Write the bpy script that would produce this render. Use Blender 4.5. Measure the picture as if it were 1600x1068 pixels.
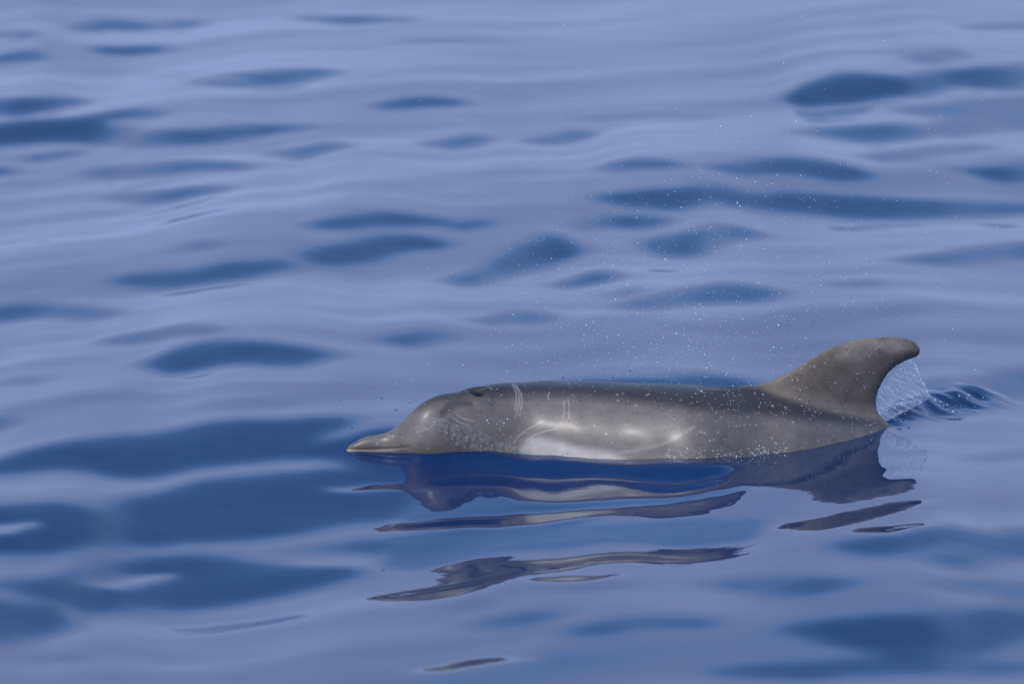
import bpy, math, numpy as np
from mathutils import Vector, Matrix
R = math.radians
for o in list(bpy.data.objects): bpy.data.objects.remove(o)
scene = bpy.context.scene
col = scene.collection
VEIL_0, VEIL_N, VEIL_P = 0.245, 0.08, 8.0
VEIL_COL = (1.68, 2.26, 3.6, 1)
SKY_STR = 0.15
SUN_STR, EXPO = 2.4, 0.82
SEA_COL = (0.003, 0.018, 0.068, 1)
# ---------------- camera: long lens from a boat deck, about 20 m away ----------------
DEP, DIST = R(10), 20.0
cam_d = bpy.data.cameras.new('camera'); cam = bpy.data.objects.new('camera', cam_d); col.objects.link(cam)
cam.location = (0, -DIST*math.cos(DEP), DIST*math.sin(DEP)); cam.rotation_euler = (R(90)-DEP, 0, 0)
cam_d.sensor_width = 36; cam_d.lens = 36*DIST/2.87; cam_d.clip_start = 0.5; cam_d.clip_end = 20000
cam_d.dof.use_dof = True; cam_d.dof.focus_distance = 18.5; cam_d.dof.aperture_fstop = 4.0
scene.camera = cam
# ---------------- sky and sun ----------------
SUN_EL, SUN_ROT = R(47), R(206)
world = bpy.data.worlds.new('World'); scene.world = world; world.use_nodes = True
nt = world.node_tree; N = nt.nodes; N.clear(); LK = nt.links.new
def nd(tree, t, **kw):
    n = tree.nodes.new(t)
    for k, v in kw.items(): setattr(n, k, v)
    return n
def mth(tree, op, a, b=None, c=None, clamp=False):
    n = nd(tree, 'ShaderNodeMath', operation=op, use_clamp=clamp)
    for i, v in enumerate((a, b, c)):
        if v is None: continue
        if isinstance(v, (int, float)): n.inputs[i].default_value = v
        else: tree.links.new(v, n.inputs[i])
    return n.outputs[0]
out = nd(nt, 'ShaderNodeOutputWorld'); bg = nd(nt, 'ShaderNodeBackground')
sky = nd(nt, 'ShaderNodeTexSky', sky_type='NISHITA', sun_disc=False, sun_elevation=SUN_EL, sun_rotation=SUN_ROT)
sky.air_density = 1.0; sky.dust_density = 0.1; sky.ozone_density = 6.0
tc = nd(nt, 'ShaderNodeTexCoord'); sep = nd(nt, 'ShaderNodeSeparateXYZ'); LK(tc.outputs['Generated'], sep.inputs[0])
# thin veil of cloud: its optical depth grows towards the horizon with the slant path
mp = nd(nt, 'ShaderNodeMapping'); mp.inputs['Scale'].default_value = (1.6, 1.6, 5.0); LK(tc.outputs['Generated'], mp.inputs[0])
nz = nd(nt, 'ShaderNodeTexNoise'); nz.inputs['Scale'].default_value = 1.7; nz.inputs['Detail'].default_value = 4; LK(mp.outputs[0], nz.inputs[0])
zz = mth(nt, 'MAXIMUM', sep.outputs[2], 0.015)
tau = mth(nt, 'DIVIDE', mth(nt, 'MULTIPLY_ADD', nz.outputs[0], VEIL_N, VEIL_0), zz)
veil = mth(nt, 'SUBTRACT', 1.0, mth(nt, 'EXPONENT', mth(nt, 'MULTIPLY', mth(nt, 'POWER', tau, VEIL_P), -1.0)))
mix = nd(nt, 'ShaderNodeMix', data_type='RGBA')
LK(veil, mix.inputs[0]); LK(sky.outputs[0], mix.inputs[6]); mix.inputs[7].default_value = VEIL_COL
LK(mix.outputs[2], bg.inputs[0]); bg.inputs[1].default_value = SKY_STR; LK(bg.outputs[0], out.inputs[0])
sun_d = bpy.data.lights.new('sun', 'SUN'); sun = bpy.data.objects.new('sun', sun_d); col.objects.link(sun)
sun_d.energy = SUN_STR; sun_d.angle = R(0.53); sun_d.color = (1.0, 0.955, 0.89)
sd = Vector((math.sin(SUN_ROT)*math.cos(SUN_EL), math.cos(SUN_ROT)*math.cos(SUN_EL), math.sin(SUN_EL)))
sun.rotation_euler = sd.to_track_quat('Z', 'Y').to_euler(); sun.location = sd*30
vs = scene.view_settings; vs.view_transform = 'Standard'; vs.look = 'None'; vs.exposure = EXPO; vs.gamma = 1.0; vs.use_curve_mapping = False
scene.render.engine = 'CYCLES'
# ---- sea surface: a height field whose facets (wave faces) are given by their slope ----
WX0, WX1, WY0, WY1 = -4.2, 4.2, -7.2, 13.4
NX, NY = 526, 1400
def smooth2(a, sx, sy, dx, dy):
    kx = np.fft.rfftfreq(a.shape[1], dx)*2*np.pi; ky = np.fft.fftfreq(a.shape[0], dy)*2*np.pi
    g = np.exp(-0.5*(sx*kx[None, :])**2 - 0.5*(sy*ky[:, None])**2)
    return np.fft.irfft2(np.fft.rfft2(a)*g, s=a.shape)
def inside(px, py, poly):
    r = np.zeros(px.shape, bool); n = len(poly)
    for i in range(n):
        x1, y1 = poly[i]; x2, y2 = poly[(i+1) % n]
        if y1 == y2: continue
        r ^= ((y1 > py) != (y2 > py)) & (px < (x2-x1)*(py-y1)/(y2-y1)+x1)
    return r
def chop(X, Y, spacing):
    """small random wavelets, crests running obliquely; fades where the mesh is coarse"""
    rs = np.random.RandomState(11); h = np.zeros(np.broadcast(X, Y).shape)
    for i in range(46):
        lam = 0.22*(2.6/0.22)**rs.rand()
        th = math.radians(90+24+rs.randn()*17)           # travel direction
        k = 2*math.pi/lam; ph = rs.rand()*6.28
        slope = math.radians(0.24)*(0.55+rs.rand())*min(1.0, (lam/0.8)**0.6)
        h += np.clip(lam/spacing/5-0.4, 0, 1)*slope/k*np.sin(k*(X*math.cos(th)+Y*math.sin(th))+ph)
    return h
def facet_height(facets):
    xs = np.linspace(WX0, WX1, NX); ys = np.linspace(WY0, WY1, NY)
    dx = xs[1]-xs[0]; dy = ys[1]-ys[0]
    S = np.zeros((NY, NX))
    for cls, (sx, sy) in enumerate(((.026, .04), (.014, .020))):
        T = np.zeros((NY, NX)); M = np.zeros((NY, NX))
        for slope, c, poly in facets:
            if c != cls: continue
            p = np.array(poly)
            i0, i1 = np.searchsorted(xs, [p[:, 0].min(), p[:, 0].max()]); j0, j1 = np.searchsorted(ys, [p[:, 1].min(), p[:, 1].max()])
            if i1 <= i0 or j1 <= j0: continue
            gx, gy = np.meshgrid(xs[i0:i1], ys[j0:j1])
            m = inside(gx, gy, poly)
            T[j0:j1, i0:i1][m] = slope; M[j0:j1, i0:i1][m] = 1
        T = smooth2(T, sx, sy, dx, dy); M = smooth2(M, sx, sy, dx, dy)
        S = S*(1-M)+T
    S = np.tan(np.radians(S-S.mean()))
    want = S.copy()
    kx = np.fft.rfftfreq(NX, dx)*2*np.pi; ky = np.fft.fftfreq(NY, dy)*2*np.pi
    den = ky[:, None]**2+0.010*kx[None, :]**2+(1/3.2)**2
    for it in range(7):                                   # make up for what the levelling takes away
        H = np.fft.rfft2(want)*(-1j*ky[:, None])/den
        h = np.fft.irfft2(H, s=S.shape)
        want = want+0.6*(S-np.gradient(h, dy, axis=0))
        want = np.clip(want, -.3, .62)
    wx = np.clip((np.minimum(xs-WX0, WX1-xs))/0.7, 0, 1); wy = np.clip((np.minimum(ys-WY0, WY1-ys))/0.9, 0, 1)
    sm = lambda t: t*t*(3-2*t)
    return xs, ys, h*sm(wx)[None, :]*sm(wy)[:, None]
def bilinear(xs, ys, h, x, y):
    fx = np.clip((np.asarray(x)-xs[0])/(xs[1]-xs[0]), 0, len(xs)-1.001); fy = np.clip((np.asarray(y)-ys[0])/(ys[1]-ys[0]), 0, len(ys)-1.001)
    i = fx.astype(int); j = fy.astype(int); fx = fx-i; fy = fy-j
    return (h[j, i]*(1-fx)+h[j, i+1]*fx)*(1-fy)+(h[j+1, i]*(1-fx)+h[j+1, i+1]*fx)*fy
FACETS = [
(9.19,0,[(-1.97,6.42),(-1.95,6.42),(-1.93,6.44),(-1.90,6.45),(-1.88,6.45),(-1.85,6.42),(-1.83,6.39),(-1.80,6.35),(-1.77,6.33),(-1.75,6.32),(-1.73,6.31),(-1.75,6.24),(-1.77,6.21),(-1.79,6.21),(-1.82,6.25),(-1.84,6.30),(-1.87,6.33),(-1.90,6.36),(-1.92,6.37),(-1.95,6.39)]),
(9.21,0,[(-1.67,6.58),(-1.64,6.67),(-1.60,6.75),(-1.57,6.83),(-1.53,6.88),(-1.49,6.90),(-1.45,6.91),(-1.41,6.91),(-1.37,6.92),(-1.33,6.92),(-1.29,6.94),(-1.33,6.84),(-1.36,6.78),(-1.40,6.75),(-1.44,6.75),(-1.48,6.75),(-1.52,6.72),(-1.56,6.67),(-1.59,6.62),(-1.63,6.58)]),
(9.21,0,[(-1.34,6.86),(-1.32,6.90),(-1.31,6.95),(-1.29,7.00),(-1.27,7.03),(-1.25,7.06),(-1.23,7.07),(-1.21,7.06),(-1.19,7.05),(-1.17,7.03),(-1.15,7.00),(-1.17,6.96),(-1.19,6.96),(-1.21,6.96),(-1.23,6.97),(-1.25,6.95),(-1.26,6.92),(-1.28,6.89),(-1.30,6.87),(-1.32,6.86)]),
(9.13,0,[(-1.93,5.82),(-1.90,5.83),(-1.88,5.83),(-1.85,5.85),(-1.83,5.87),(-1.80,5.89),(-1.78,5.89),(-1.75,5.88),(-1.72,5.84),(-1.69,5.80),(-1.66,5.78),(-1.69,5.72),(-1.71,5.71),(-1.74,5.72),(-1.77,5.74),(-1.79,5.75),(-1.82,5.75),(-1.84,5.74),(-1.87,5.74),(-1.90,5.78)]),
(9.14,0,[(-1.56,6.13),(-1.53,6.19),(-1.50,6.21),(-1.46,6.23),(-1.43,6.24),(-1.40,6.26),(-1.36,6.28),(-1.33,6.28),(-1.29,6.27),(-1.26,6.23),(-1.22,6.14),(-1.25,6.17),(-1.29,6.18),(-1.32,6.17),(-1.36,6.15),(-1.39,6.13),(-1.42,6.12),(-1.46,6.11),(-1.49,6.11),(-1.52,6.11)]),
(5.88,0,[(-1.56,5.40),(-1.54,5.46),(-1.51,5.51),(-1.49,5.55),(-1.47,5.60),(-1.45,5.63),(-1.43,5.66),(-1.40,5.67),(-1.38,5.63),(-1.35,5.58),(-1.32,5.54),(-1.35,5.52),(-1.37,5.53),(-1.40,5.54),(-1.42,5.53),(-1.44,5.48),(-1.46,5.45),(-1.49,5.42),(-1.51,5.41),(-1.53,5.40)]),
(9.23,0,[(-0.86,7.08),(-0.81,7.09),(-0.76,7.06),(-0.70,7.02),(-0.65,6.99),(-0.60,6.98),(-0.54,6.98),(-0.49,6.95),(-0.44,6.90),(-0.38,6.83),(-0.33,6.75),(-0.38,6.77),(-0.44,6.82),(-0.49,6.85),(-0.54,6.86),(-0.59,6.84),(-0.65,6.85),(-0.70,6.89),(-0.75,6.96),(-0.81,7.02)]),
(9.07,0,[(-1.14,5.13),(-1.09,5.20),(-1.03,5.20),(-0.97,5.17),(-0.91,5.19),(-0.86,5.23),(-0.80,5.28),(-0.74,5.31),(-0.69,5.34),(-0.63,5.34),(-0.57,5.30),(-0.62,5.26),(-0.68,5.19),(-0.74,5.11),(-0.79,5.05),(-0.85,5.00),(-0.91,4.96),(-0.96,4.93),(-1.02,4.95),(-1.08,5.02)]),
(11.3,0,[(-1.92,4.63),(-1.88,4.72),(-1.83,4.71),(-1.77,4.67),(-1.72,4.63),(-1.67,4.64),(-1.63,4.69),(-1.58,4.73),(-1.53,4.78),(-1.49,4.78),(-1.43,4.72),(-1.48,4.70),(-1.53,4.67),(-1.57,4.58),(-1.62,4.50),(-1.66,4.41),(-1.71,4.39),(-1.76,4.45),(-1.81,4.54),(-1.87,4.59)]),
(8.96,0,[(-1.58,4.33),(-1.54,4.34),(-1.50,4.35),(-1.45,4.36),(-1.41,4.38),(-1.37,4.41),(-1.33,4.43),(-1.28,4.41),(-1.24,4.36),(-1.19,4.30),(-1.15,4.24),(-1.19,4.22),(-1.23,4.25),(-1.28,4.28),(-1.32,4.30),(-1.36,4.30),(-1.41,4.29),(-1.45,4.29),(-1.49,4.30),(-1.53,4.31)]),
(11.22,0,[(-1.93,3.99),(-1.86,4.12),(-1.79,4.22),(-1.72,4.31),(-1.64,4.37),(-1.56,4.36),(-1.48,4.33),(-1.39,4.27),(-1.30,4.12),(-1.21,3.90),(-1.13,3.74),(-1.21,3.77),(-1.29,3.88),(-1.38,4.00),(-1.46,4.08),(-1.54,4.10),(-1.62,4.11),(-1.70,4.06),(-1.77,4.00),(-1.85,3.98)]),
(8.92,0,[(-1.45,4.10),(-1.36,4.12),(-1.28,4.02),(-1.19,3.90),(-1.10,3.83),(-1.02,3.85),(-0.95,3.93),(-0.87,4.01),(-0.79,4.05),(-0.70,3.99),(-0.62,3.91),(-0.70,3.91),(-0.78,3.93),(-0.86,3.85),(-0.94,3.74),(-1.01,3.65),(-1.09,3.63),(-1.18,3.69),(-1.27,3.82),(-1.36,4.00)]),
(8.86,0,[(-1.63,3.80),(-1.61,3.85),(-1.59,3.86),(-1.56,3.87),(-1.54,3.89),(-1.52,3.91),(-1.50,3.92),(-1.47,3.93),(-1.45,3.92),(-1.42,3.89),(-1.40,3.85),(-1.42,3.85),(-1.44,3.85),(-1.47,3.85),(-1.49,3.84),(-1.51,3.83),(-1.54,3.80),(-1.56,3.78),(-1.58,3.77),(-1.61,3.78)]),
(8.83,0,[(-1.43,3.48),(-1.37,3.49),(-1.30,3.44),(-1.24,3.35),(-1.18,3.32),(-1.11,3.29),(-1.05,3.29),(-0.99,3.27),(-0.93,3.22),(-0.87,3.18),(-0.81,3.16),(-0.86,3.10),(-0.93,3.10),(-0.99,3.13),(-1.05,3.13),(-1.11,3.10),(-1.17,3.13),(-1.23,3.16),(-1.30,3.27),(-1.36,3.38)]),
(8.82,0,[(-1.77,3.44),(-1.76,3.47),(-1.75,3.49),(-1.73,3.52),(-1.72,3.55),(-1.71,3.57),(-1.69,3.59),(-1.68,3.59),(-1.66,3.58),(-1.65,3.56),(-1.63,3.52),(-1.64,3.50),(-1.66,3.49),(-1.67,3.49),(-1.69,3.48),(-1.70,3.46),(-1.71,3.45),(-1.73,3.43),(-1.74,3.43),(-1.75,3.43)]),
(8.89,0,[(-0.82,3.48),(-0.80,3.53),(-0.77,3.53),(-0.73,3.52),(-0.70,3.52),(-0.67,3.54),(-0.64,3.57),(-0.61,3.58),(-0.58,3.56),(-0.55,3.52),(-0.52,3.46),(-0.55,3.42),(-0.58,3.42),(-0.61,3.42),(-0.64,3.38),(-0.67,3.34),(-0.70,3.33),(-0.73,3.38),(-0.76,3.44),(-0.80,3.48)]),
(9.01,0,[(-0.49,4.43),(-0.45,4.48),(-0.42,4.51),(-0.38,4.55),(-0.35,4.58),(-0.31,4.61),(-0.28,4.62),(-0.24,4.60),(-0.21,4.57),(-0.17,4.57),(-0.14,4.58),(-0.17,4.50),(-0.20,4.47),(-0.24,4.48),(-0.28,4.48),(-0.31,4.47),(-0.35,4.43),(-0.38,4.41),(-0.42,4.39),(-0.45,4.38)]),
(8.91,0,[(-0.32,3.57),(-0.29,3.62),(-0.27,3.65),(-0.24,3.67),(-0.21,3.69),(-0.19,3.72),(-0.16,3.75),(-0.13,3.77),(-0.10,3.78),(-0.08,3.79),(-0.05,3.76),(-0.08,3.71),(-0.10,3.65),(-0.13,3.61),(-0.16,3.58),(-0.18,3.56),(-0.21,3.56),(-0.24,3.56),(-0.27,3.57),(-0.29,3.58)]),
(8.92,0,[(0.02,3.71),(0.04,3.75),(0.07,3.77),(0.10,3.77),(0.13,3.81),(0.16,3.85),(0.19,3.89),(0.22,3.91),(0.25,3.91),(0.28,3.88),(0.30,3.81),(0.27,3.80),(0.24,3.79),(0.22,3.75),(0.19,3.72),(0.16,3.69),(0.13,3.66),(0.10,3.66),(0.07,3.68),(0.04,3.70)]),
(8.76,0,[(-1.32,2.84),(-1.27,2.89),(-1.23,2.86),(-1.18,2.81),(-1.14,2.78),(-1.09,2.75),(-1.05,2.75),(-1.00,2.73),(-0.96,2.71),(-0.91,2.67),(-0.87,2.60),(-0.91,2.60),(-0.95,2.61),(-1.00,2.61),(-1.04,2.59),(-1.08,2.58),(-1.13,2.60),(-1.18,2.65),(-1.22,2.73),(-1.27,2.80)]),
(5.42,0,[(-1.04,1.49),(-1.02,1.48),(-1.00,1.46),(-0.98,1.43),(-0.97,1.41),(-0.95,1.38),(-0.93,1.36),(-0.91,1.34),(-0.89,1.32),(-0.88,1.30),(-0.86,1.26),(-0.87,1.25),(-0.89,1.25),(-0.91,1.25),(-0.93,1.25),(-0.94,1.26),(-0.96,1.29),(-0.98,1.34),(-1.00,1.40),(-1.02,1.45)]),
(8.68,0,[(-0.65,1.69),(-0.60,1.72),(-0.55,1.76),(-0.51,1.79),(-0.46,1.83),(-0.41,1.88),(-0.36,1.90),(-0.32,1.92),(-0.27,1.93),(-0.22,1.94),(-0.17,1.93),(-0.22,1.86),(-0.27,1.81),(-0.31,1.77),(-0.36,1.74),(-0.41,1.71),(-0.46,1.67),(-0.50,1.63),(-0.55,1.62),(-0.60,1.63)]),
(8.68,0,[(-0.23,1.84),(-0.21,1.86),(-0.19,1.87),(-0.17,1.88),(-0.15,1.89),(-0.13,1.92),(-0.11,1.93),(-0.10,1.94),(-0.08,1.93),(-0.06,1.91),(-0.04,1.88),(-0.06,1.86),(-0.08,1.86),(-0.10,1.85),(-0.11,1.83),(-0.13,1.82),(-0.15,1.81),(-0.17,1.81),(-0.19,1.83),(-0.21,1.84)]),
(8.62,0,[(-0.65,1.17),(-0.61,1.29),(-0.56,1.35),(-0.51,1.42),(-0.46,1.50),(-0.41,1.59),(-0.36,1.64),(-0.31,1.68),(-0.26,1.66),(-0.21,1.62),(-0.16,1.58),(-0.21,1.53),(-0.26,1.53),(-0.31,1.51),(-0.36,1.44),(-0.41,1.35),(-0.46,1.26),(-0.50,1.20),(-0.55,1.17),(-0.60,1.16)]),
(8.56,0,[(-1.20,0.97),(-1.14,1.02),(-1.08,1.02),(-1.02,0.99),(-0.95,0.97),(-0.89,0.97),(-0.83,1.00),(-0.77,1.02),(-0.71,1.07),(-0.65,1.10),(-0.59,1.15),(-0.65,1.01),(-0.71,0.92),(-0.77,0.84),(-0.83,0.79),(-0.89,0.76),(-0.95,0.77),(-1.01,0.81),(-1.07,0.87),(-1.14,0.92)]),
(8.45,0,[(-1.57,0.56),(-1.53,0.62),(-1.48,0.65),(-1.44,0.66),(-1.39,0.66),(-1.34,0.63),(-1.28,0.58),(-1.23,0.54),(-1.18,0.49),(-1.13,0.45),(-1.08,0.41),(-1.13,0.38),(-1.18,0.37),(-1.23,0.39),(-1.27,0.42),(-1.33,0.47),(-1.38,0.50),(-1.42,0.48),(-1.47,0.48),(-1.52,0.49)]),
(8.38,0,[(-1.17,-0.08),(-1.14,-0.05),(-1.10,-0.06),(-1.06,-0.05),(-1.02,-0.05),(-0.98,-0.07),(-0.94,-0.09),(-0.90,-0.12),(-0.86,-0.17),(-0.82,-0.21),(-0.78,-0.23),(-0.81,-0.27),(-0.85,-0.27),(-0.89,-0.25),(-0.93,-0.23),(-0.97,-0.22),(-1.01,-0.19),(-1.05,-0.19),(-1.09,-0.18),(-1.13,-0.14)]),
(8.37,0,[(-0.39,-0.21),(-0.36,-0.16),(-0.34,-0.15),(-0.32,-0.15),(-0.29,-0.14),(-0.27,-0.12),(-0.25,-0.10),(-0.22,-0.08),(-0.20,-0.06),(-0.18,-0.05),(-0.15,-0.06),(-0.17,-0.11),(-0.20,-0.14),(-0.22,-0.19),(-0.24,-0.23),(-0.27,-0.28),(-0.29,-0.29),(-0.31,-0.27),(-0.34,-0.24),(-0.36,-0.22)]),
(8.42,0,[(-0.15,0.22),(-0.12,0.25),(-0.09,0.27),(-0.06,0.31),(-0.03,0.36),(0.00,0.40),(0.03,0.42),(0.06,0.42),(0.09,0.40),(0.12,0.37),(0.15,0.33),(0.12,0.29),(0.09,0.28),(0.06,0.28),(0.03,0.28),(0.00,0.27),(-0.03,0.24),(-0.06,0.21),(-0.09,0.20),(-0.12,0.21)]),
(8.57,0,[(-0.21,0.99),(-0.17,1.06),(-0.14,1.09),(-0.11,1.14),(-0.07,1.20),(-0.04,1.27),(-0.00,1.34),(0.03,1.40),(0.07,1.43),(0.10,1.43),(0.13,1.43),(0.10,1.36),(0.06,1.30),(0.03,1.22),(-0.00,1.16),(-0.04,1.08),(-0.07,1.02),(-0.10,0.96),(-0.14,0.93),(-0.17,0.94)]),
(8.61,0,[(-0.08,1.27),(-0.05,1.29),(-0.02,1.35),(0.01,1.46),(0.04,1.54),(0.07,1.63),(0.10,1.70),(0.13,1.71),(0.16,1.67),(0.19,1.62),(0.22,1.55),(0.19,1.44),(0.16,1.42),(0.13,1.43),(0.10,1.41),(0.07,1.34),(0.04,1.28),(0.01,1.25),(-0.02,1.22),(-0.05,1.23)]),
(8.69,0,[(0.16,1.86),(0.19,1.91),(0.23,1.98),(0.27,2.06),(0.30,2.12),(0.34,2.15),(0.37,2.15),(0.41,2.12),(0.44,2.08),(0.48,2.04),(0.51,2.00),(0.47,1.94),(0.44,1.93),(0.41,1.95),(0.37,1.99),(0.34,2.01),(0.30,1.99),(0.26,1.95),(0.23,1.90),(0.19,1.87)]),
(8.65,0,[(0.38,1.69),(0.42,1.78),(0.46,1.77),(0.50,1.75),(0.55,1.78),(0.59,1.83),(0.63,1.93),(0.67,1.98),(0.71,1.99),(0.75,1.98),(0.79,1.95),(0.75,1.88),(0.71,1.84),(0.67,1.79),(0.62,1.67),(0.58,1.52),(0.54,1.47),(0.50,1.48),(0.46,1.55),(0.42,1.60)]),
(8.54,0,[(0.10,0.99),(0.12,1.00),(0.14,1.02),(0.17,1.05),(0.19,1.08),(0.22,1.11),(0.24,1.12),(0.27,1.12),(0.29,1.10),(0.31,1.06),(0.34,1.03),(0.31,0.97),(0.29,0.97),(0.26,0.97),(0.24,0.97),(0.22,0.97),(0.19,0.95),(0.17,0.94),(0.14,0.95),(0.12,0.96)]),
(8.48,0,[(0.24,0.51),(0.29,0.51),(0.35,0.54),(0.41,0.61),(0.47,0.72),(0.53,0.82),(0.59,0.87),(0.64,0.89),(0.70,0.87),(0.76,0.85),(0.81,0.81),(0.75,0.71),(0.69,0.68),(0.64,0.67),(0.58,0.64),(0.52,0.60),(0.46,0.52),(0.41,0.45),(0.35,0.43),(0.29,0.47)]),
(5.3,0,[(0.25,0.72),(0.27,0.74),(0.28,0.74),(0.30,0.74),(0.31,0.74),(0.33,0.74),(0.34,0.74),(0.35,0.75),(0.37,0.75),(0.38,0.74),(0.40,0.72),(0.38,0.70),(0.37,0.68),(0.35,0.65),(0.34,0.64),(0.32,0.63),(0.31,0.64),(0.29,0.65),(0.28,0.67),(0.27,0.70)]),
(8.76,0,[(0.23,2.35),(0.28,2.42),(0.33,2.45),(0.38,2.43),(0.43,2.41),(0.48,2.41),(0.53,2.43),(0.58,2.48),(0.63,2.52),(0.68,2.57),(0.73,2.58),(0.68,2.47),(0.63,2.36),(0.58,2.25),(0.53,2.18),(0.48,2.16),(0.43,2.19),(0.38,2.26),(0.33,2.31),(0.28,2.34)]),
(8.74,0,[(0.59,2.33),(0.72,2.53),(0.86,2.65),(0.99,2.72),(1.12,2.71),(1.25,2.67),(1.38,2.68),(1.51,2.77),(1.65,2.84),(1.78,2.82),(1.89,2.59),(1.77,2.74),(1.64,2.70),(1.50,2.57),(1.36,2.44),(1.23,2.41),(1.11,2.45),(0.98,2.48),(0.85,2.45),(0.72,2.38)]),
(8.83,0,[(0.27,2.98),(0.30,2.98),(0.33,2.97),(0.36,2.96),(0.39,2.95),(0.42,2.93),(0.45,2.90),(0.48,2.88),(0.51,2.86),(0.54,2.86),(0.57,2.87),(0.54,2.80),(0.51,2.78),(0.48,2.78),(0.45,2.79),(0.42,2.81),(0.39,2.82),(0.36,2.83),(0.33,2.85),(0.30,2.89)]),
(8.82,0,[(0.60,2.86),(0.66,2.88),(0.72,2.95),(0.78,3.05),(0.84,3.10),(0.90,3.13),(0.96,3.16),(1.02,3.15),(1.07,3.12),(1.13,3.08),(1.19,3.03),(1.12,2.96),(1.06,2.93),(1.01,2.93),(0.95,2.94),(0.89,2.94),(0.83,2.91),(0.78,2.87),(0.72,2.80),(0.66,2.80)]),
(11.34,0,[(0.92,4.55),(0.99,4.68),(1.05,4.79),(1.12,4.89),(1.18,4.92),(1.24,4.91),(1.30,4.89),(1.36,4.87),(1.42,4.90),(1.49,4.94),(1.55,4.96),(1.48,4.80),(1.41,4.69),(1.35,4.63),(1.29,4.62),(1.23,4.58),(1.16,4.55),(1.10,4.53),(1.04,4.48),(0.98,4.45)]),
(11.38,0,[(1.36,4.86),(1.44,5.01),(1.51,5.11),(1.58,5.14),(1.65,5.18),(1.73,5.24),(1.80,5.33),(1.88,5.46),(1.95,5.55),(2.02,5.56),(2.09,5.50),(2.02,5.45),(1.94,5.35),(1.86,5.17),(1.78,4.99),(1.71,4.93),(1.64,4.91),(1.57,4.91),(1.50,4.91),(1.43,4.88)]),
(5.93,0,[(1.38,5.40),(1.41,5.45),(1.44,5.44),(1.46,5.43),(1.49,5.45),(1.51,5.49),(1.54,5.54),(1.57,5.55),(1.59,5.55),(1.62,5.52),(1.64,5.46),(1.61,5.42),(1.58,5.40),(1.56,5.37),(1.53,5.30),(1.50,5.23),(1.47,5.20),(1.45,5.21),(1.43,5.27),(1.40,5.33)]),
(8.92,0,[(0.90,3.69),(0.96,3.81),(1.02,3.91),(1.08,3.94),(1.14,3.97),(1.20,3.97),(1.26,3.98),(1.32,4.02),(1.38,4.08),(1.44,4.12),(1.50,4.08),(1.43,4.01),(1.37,3.89),(1.31,3.78),(1.25,3.72),(1.19,3.73),(1.13,3.75),(1.08,3.77),(1.02,3.78),(0.96,3.74)]),
(5.75,0,[(1.36,4.02),(1.44,4.22),(1.50,4.31),(1.57,4.42),(1.64,4.50),(1.70,4.57),(1.77,4.59),(1.82,4.55),(1.88,4.49),(1.94,4.41),(1.99,4.32),(1.93,4.28),(1.86,4.26),(1.80,4.26),(1.74,4.27),(1.68,4.21),(1.61,4.11),(1.54,4.01),(1.48,3.94),(1.42,3.95)]),
(5.67,0,[(1.12,3.36),(1.18,3.48),(1.23,3.52),(1.28,3.55),(1.33,3.60),(1.39,3.68),(1.44,3.75),(1.49,3.79),(1.54,3.79),(1.59,3.77),(1.64,3.76),(1.59,3.70),(1.54,3.66),(1.48,3.61),(1.43,3.55),(1.38,3.49),(1.32,3.41),(1.27,3.36),(1.22,3.33),(1.17,3.33)]),
(8.82,0,[(1.39,3.22),(1.44,3.29),(1.49,3.30),(1.54,3.31),(1.60,3.33),(1.66,3.40),(1.71,3.49),(1.77,3.54),(1.82,3.53),(1.87,3.46),(1.91,3.33),(1.86,3.35),(1.81,3.37),(1.75,3.35),(1.70,3.25),(1.64,3.16),(1.58,3.13),(1.54,3.16),(1.49,3.21),(1.44,3.24)]),
(5.8,0,[(1.27,4.34),(1.34,4.41),(1.42,4.48),(1.50,4.51),(1.57,4.58),(1.66,4.70),(1.74,4.82),(1.82,4.86),(1.89,4.86),(1.96,4.82),(2.03,4.74),(1.96,4.74),(1.88,4.71),(1.80,4.66),(1.72,4.58),(1.64,4.46),(1.56,4.35),(1.48,4.30),(1.41,4.29),(1.34,4.28)]),
(8.59,0,[(1.12,1.48),(1.19,1.52),(1.25,1.57),(1.32,1.65),(1.40,1.76),(1.47,1.86),(1.54,1.95),(1.61,1.98),(1.67,1.95),(1.73,1.88),(1.79,1.76),(1.73,1.77),(1.66,1.77),(1.59,1.76),(1.52,1.72),(1.46,1.66),(1.39,1.58),(1.32,1.50),(1.25,1.46),(1.18,1.46)]),
(5.32,0,[(0.89,0.99),(0.92,1.01),(0.94,1.03),(0.96,1.03),(0.98,1.03),(1.01,1.04),(1.03,1.05),(1.06,1.05),(1.08,1.05),(1.10,1.03),(1.12,1.01),(1.10,1.00),(1.08,0.99),(1.05,0.98),(1.03,0.97),(1.00,0.96),(0.98,0.96),(0.96,0.97),(0.94,0.98),(0.91,0.99)]),
(10.62,0,[(-1.02,-0.54),(-0.96,-0.46),(-0.91,-0.41),(-0.85,-0.38),(-0.80,-0.40),(-0.74,-0.44),(-0.68,-0.47),(-0.62,-0.49),(-0.56,-0.50),(-0.51,-0.49),(-0.45,-0.45),(-0.51,-0.59),(-0.56,-0.66),(-0.61,-0.69),(-0.67,-0.68),(-0.73,-0.65),(-0.79,-0.64),(-0.84,-0.64),(-0.90,-0.67),(-0.95,-0.66)]),
(5.06,0,[(-1.40,-0.65),(-1.38,-0.63),(-1.37,-0.64),(-1.35,-0.66),(-1.33,-0.67),(-1.32,-0.69),(-1.30,-0.70),(-1.28,-0.71),(-1.27,-0.71),(-1.25,-0.73),(-1.24,-0.75),(-1.25,-0.75),(-1.27,-0.76),(-1.28,-0.78),(-1.29,-0.78),(-1.31,-0.77),(-1.33,-0.75),(-1.34,-0.74),(-1.36,-0.72),(-1.38,-0.69)]),
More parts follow.
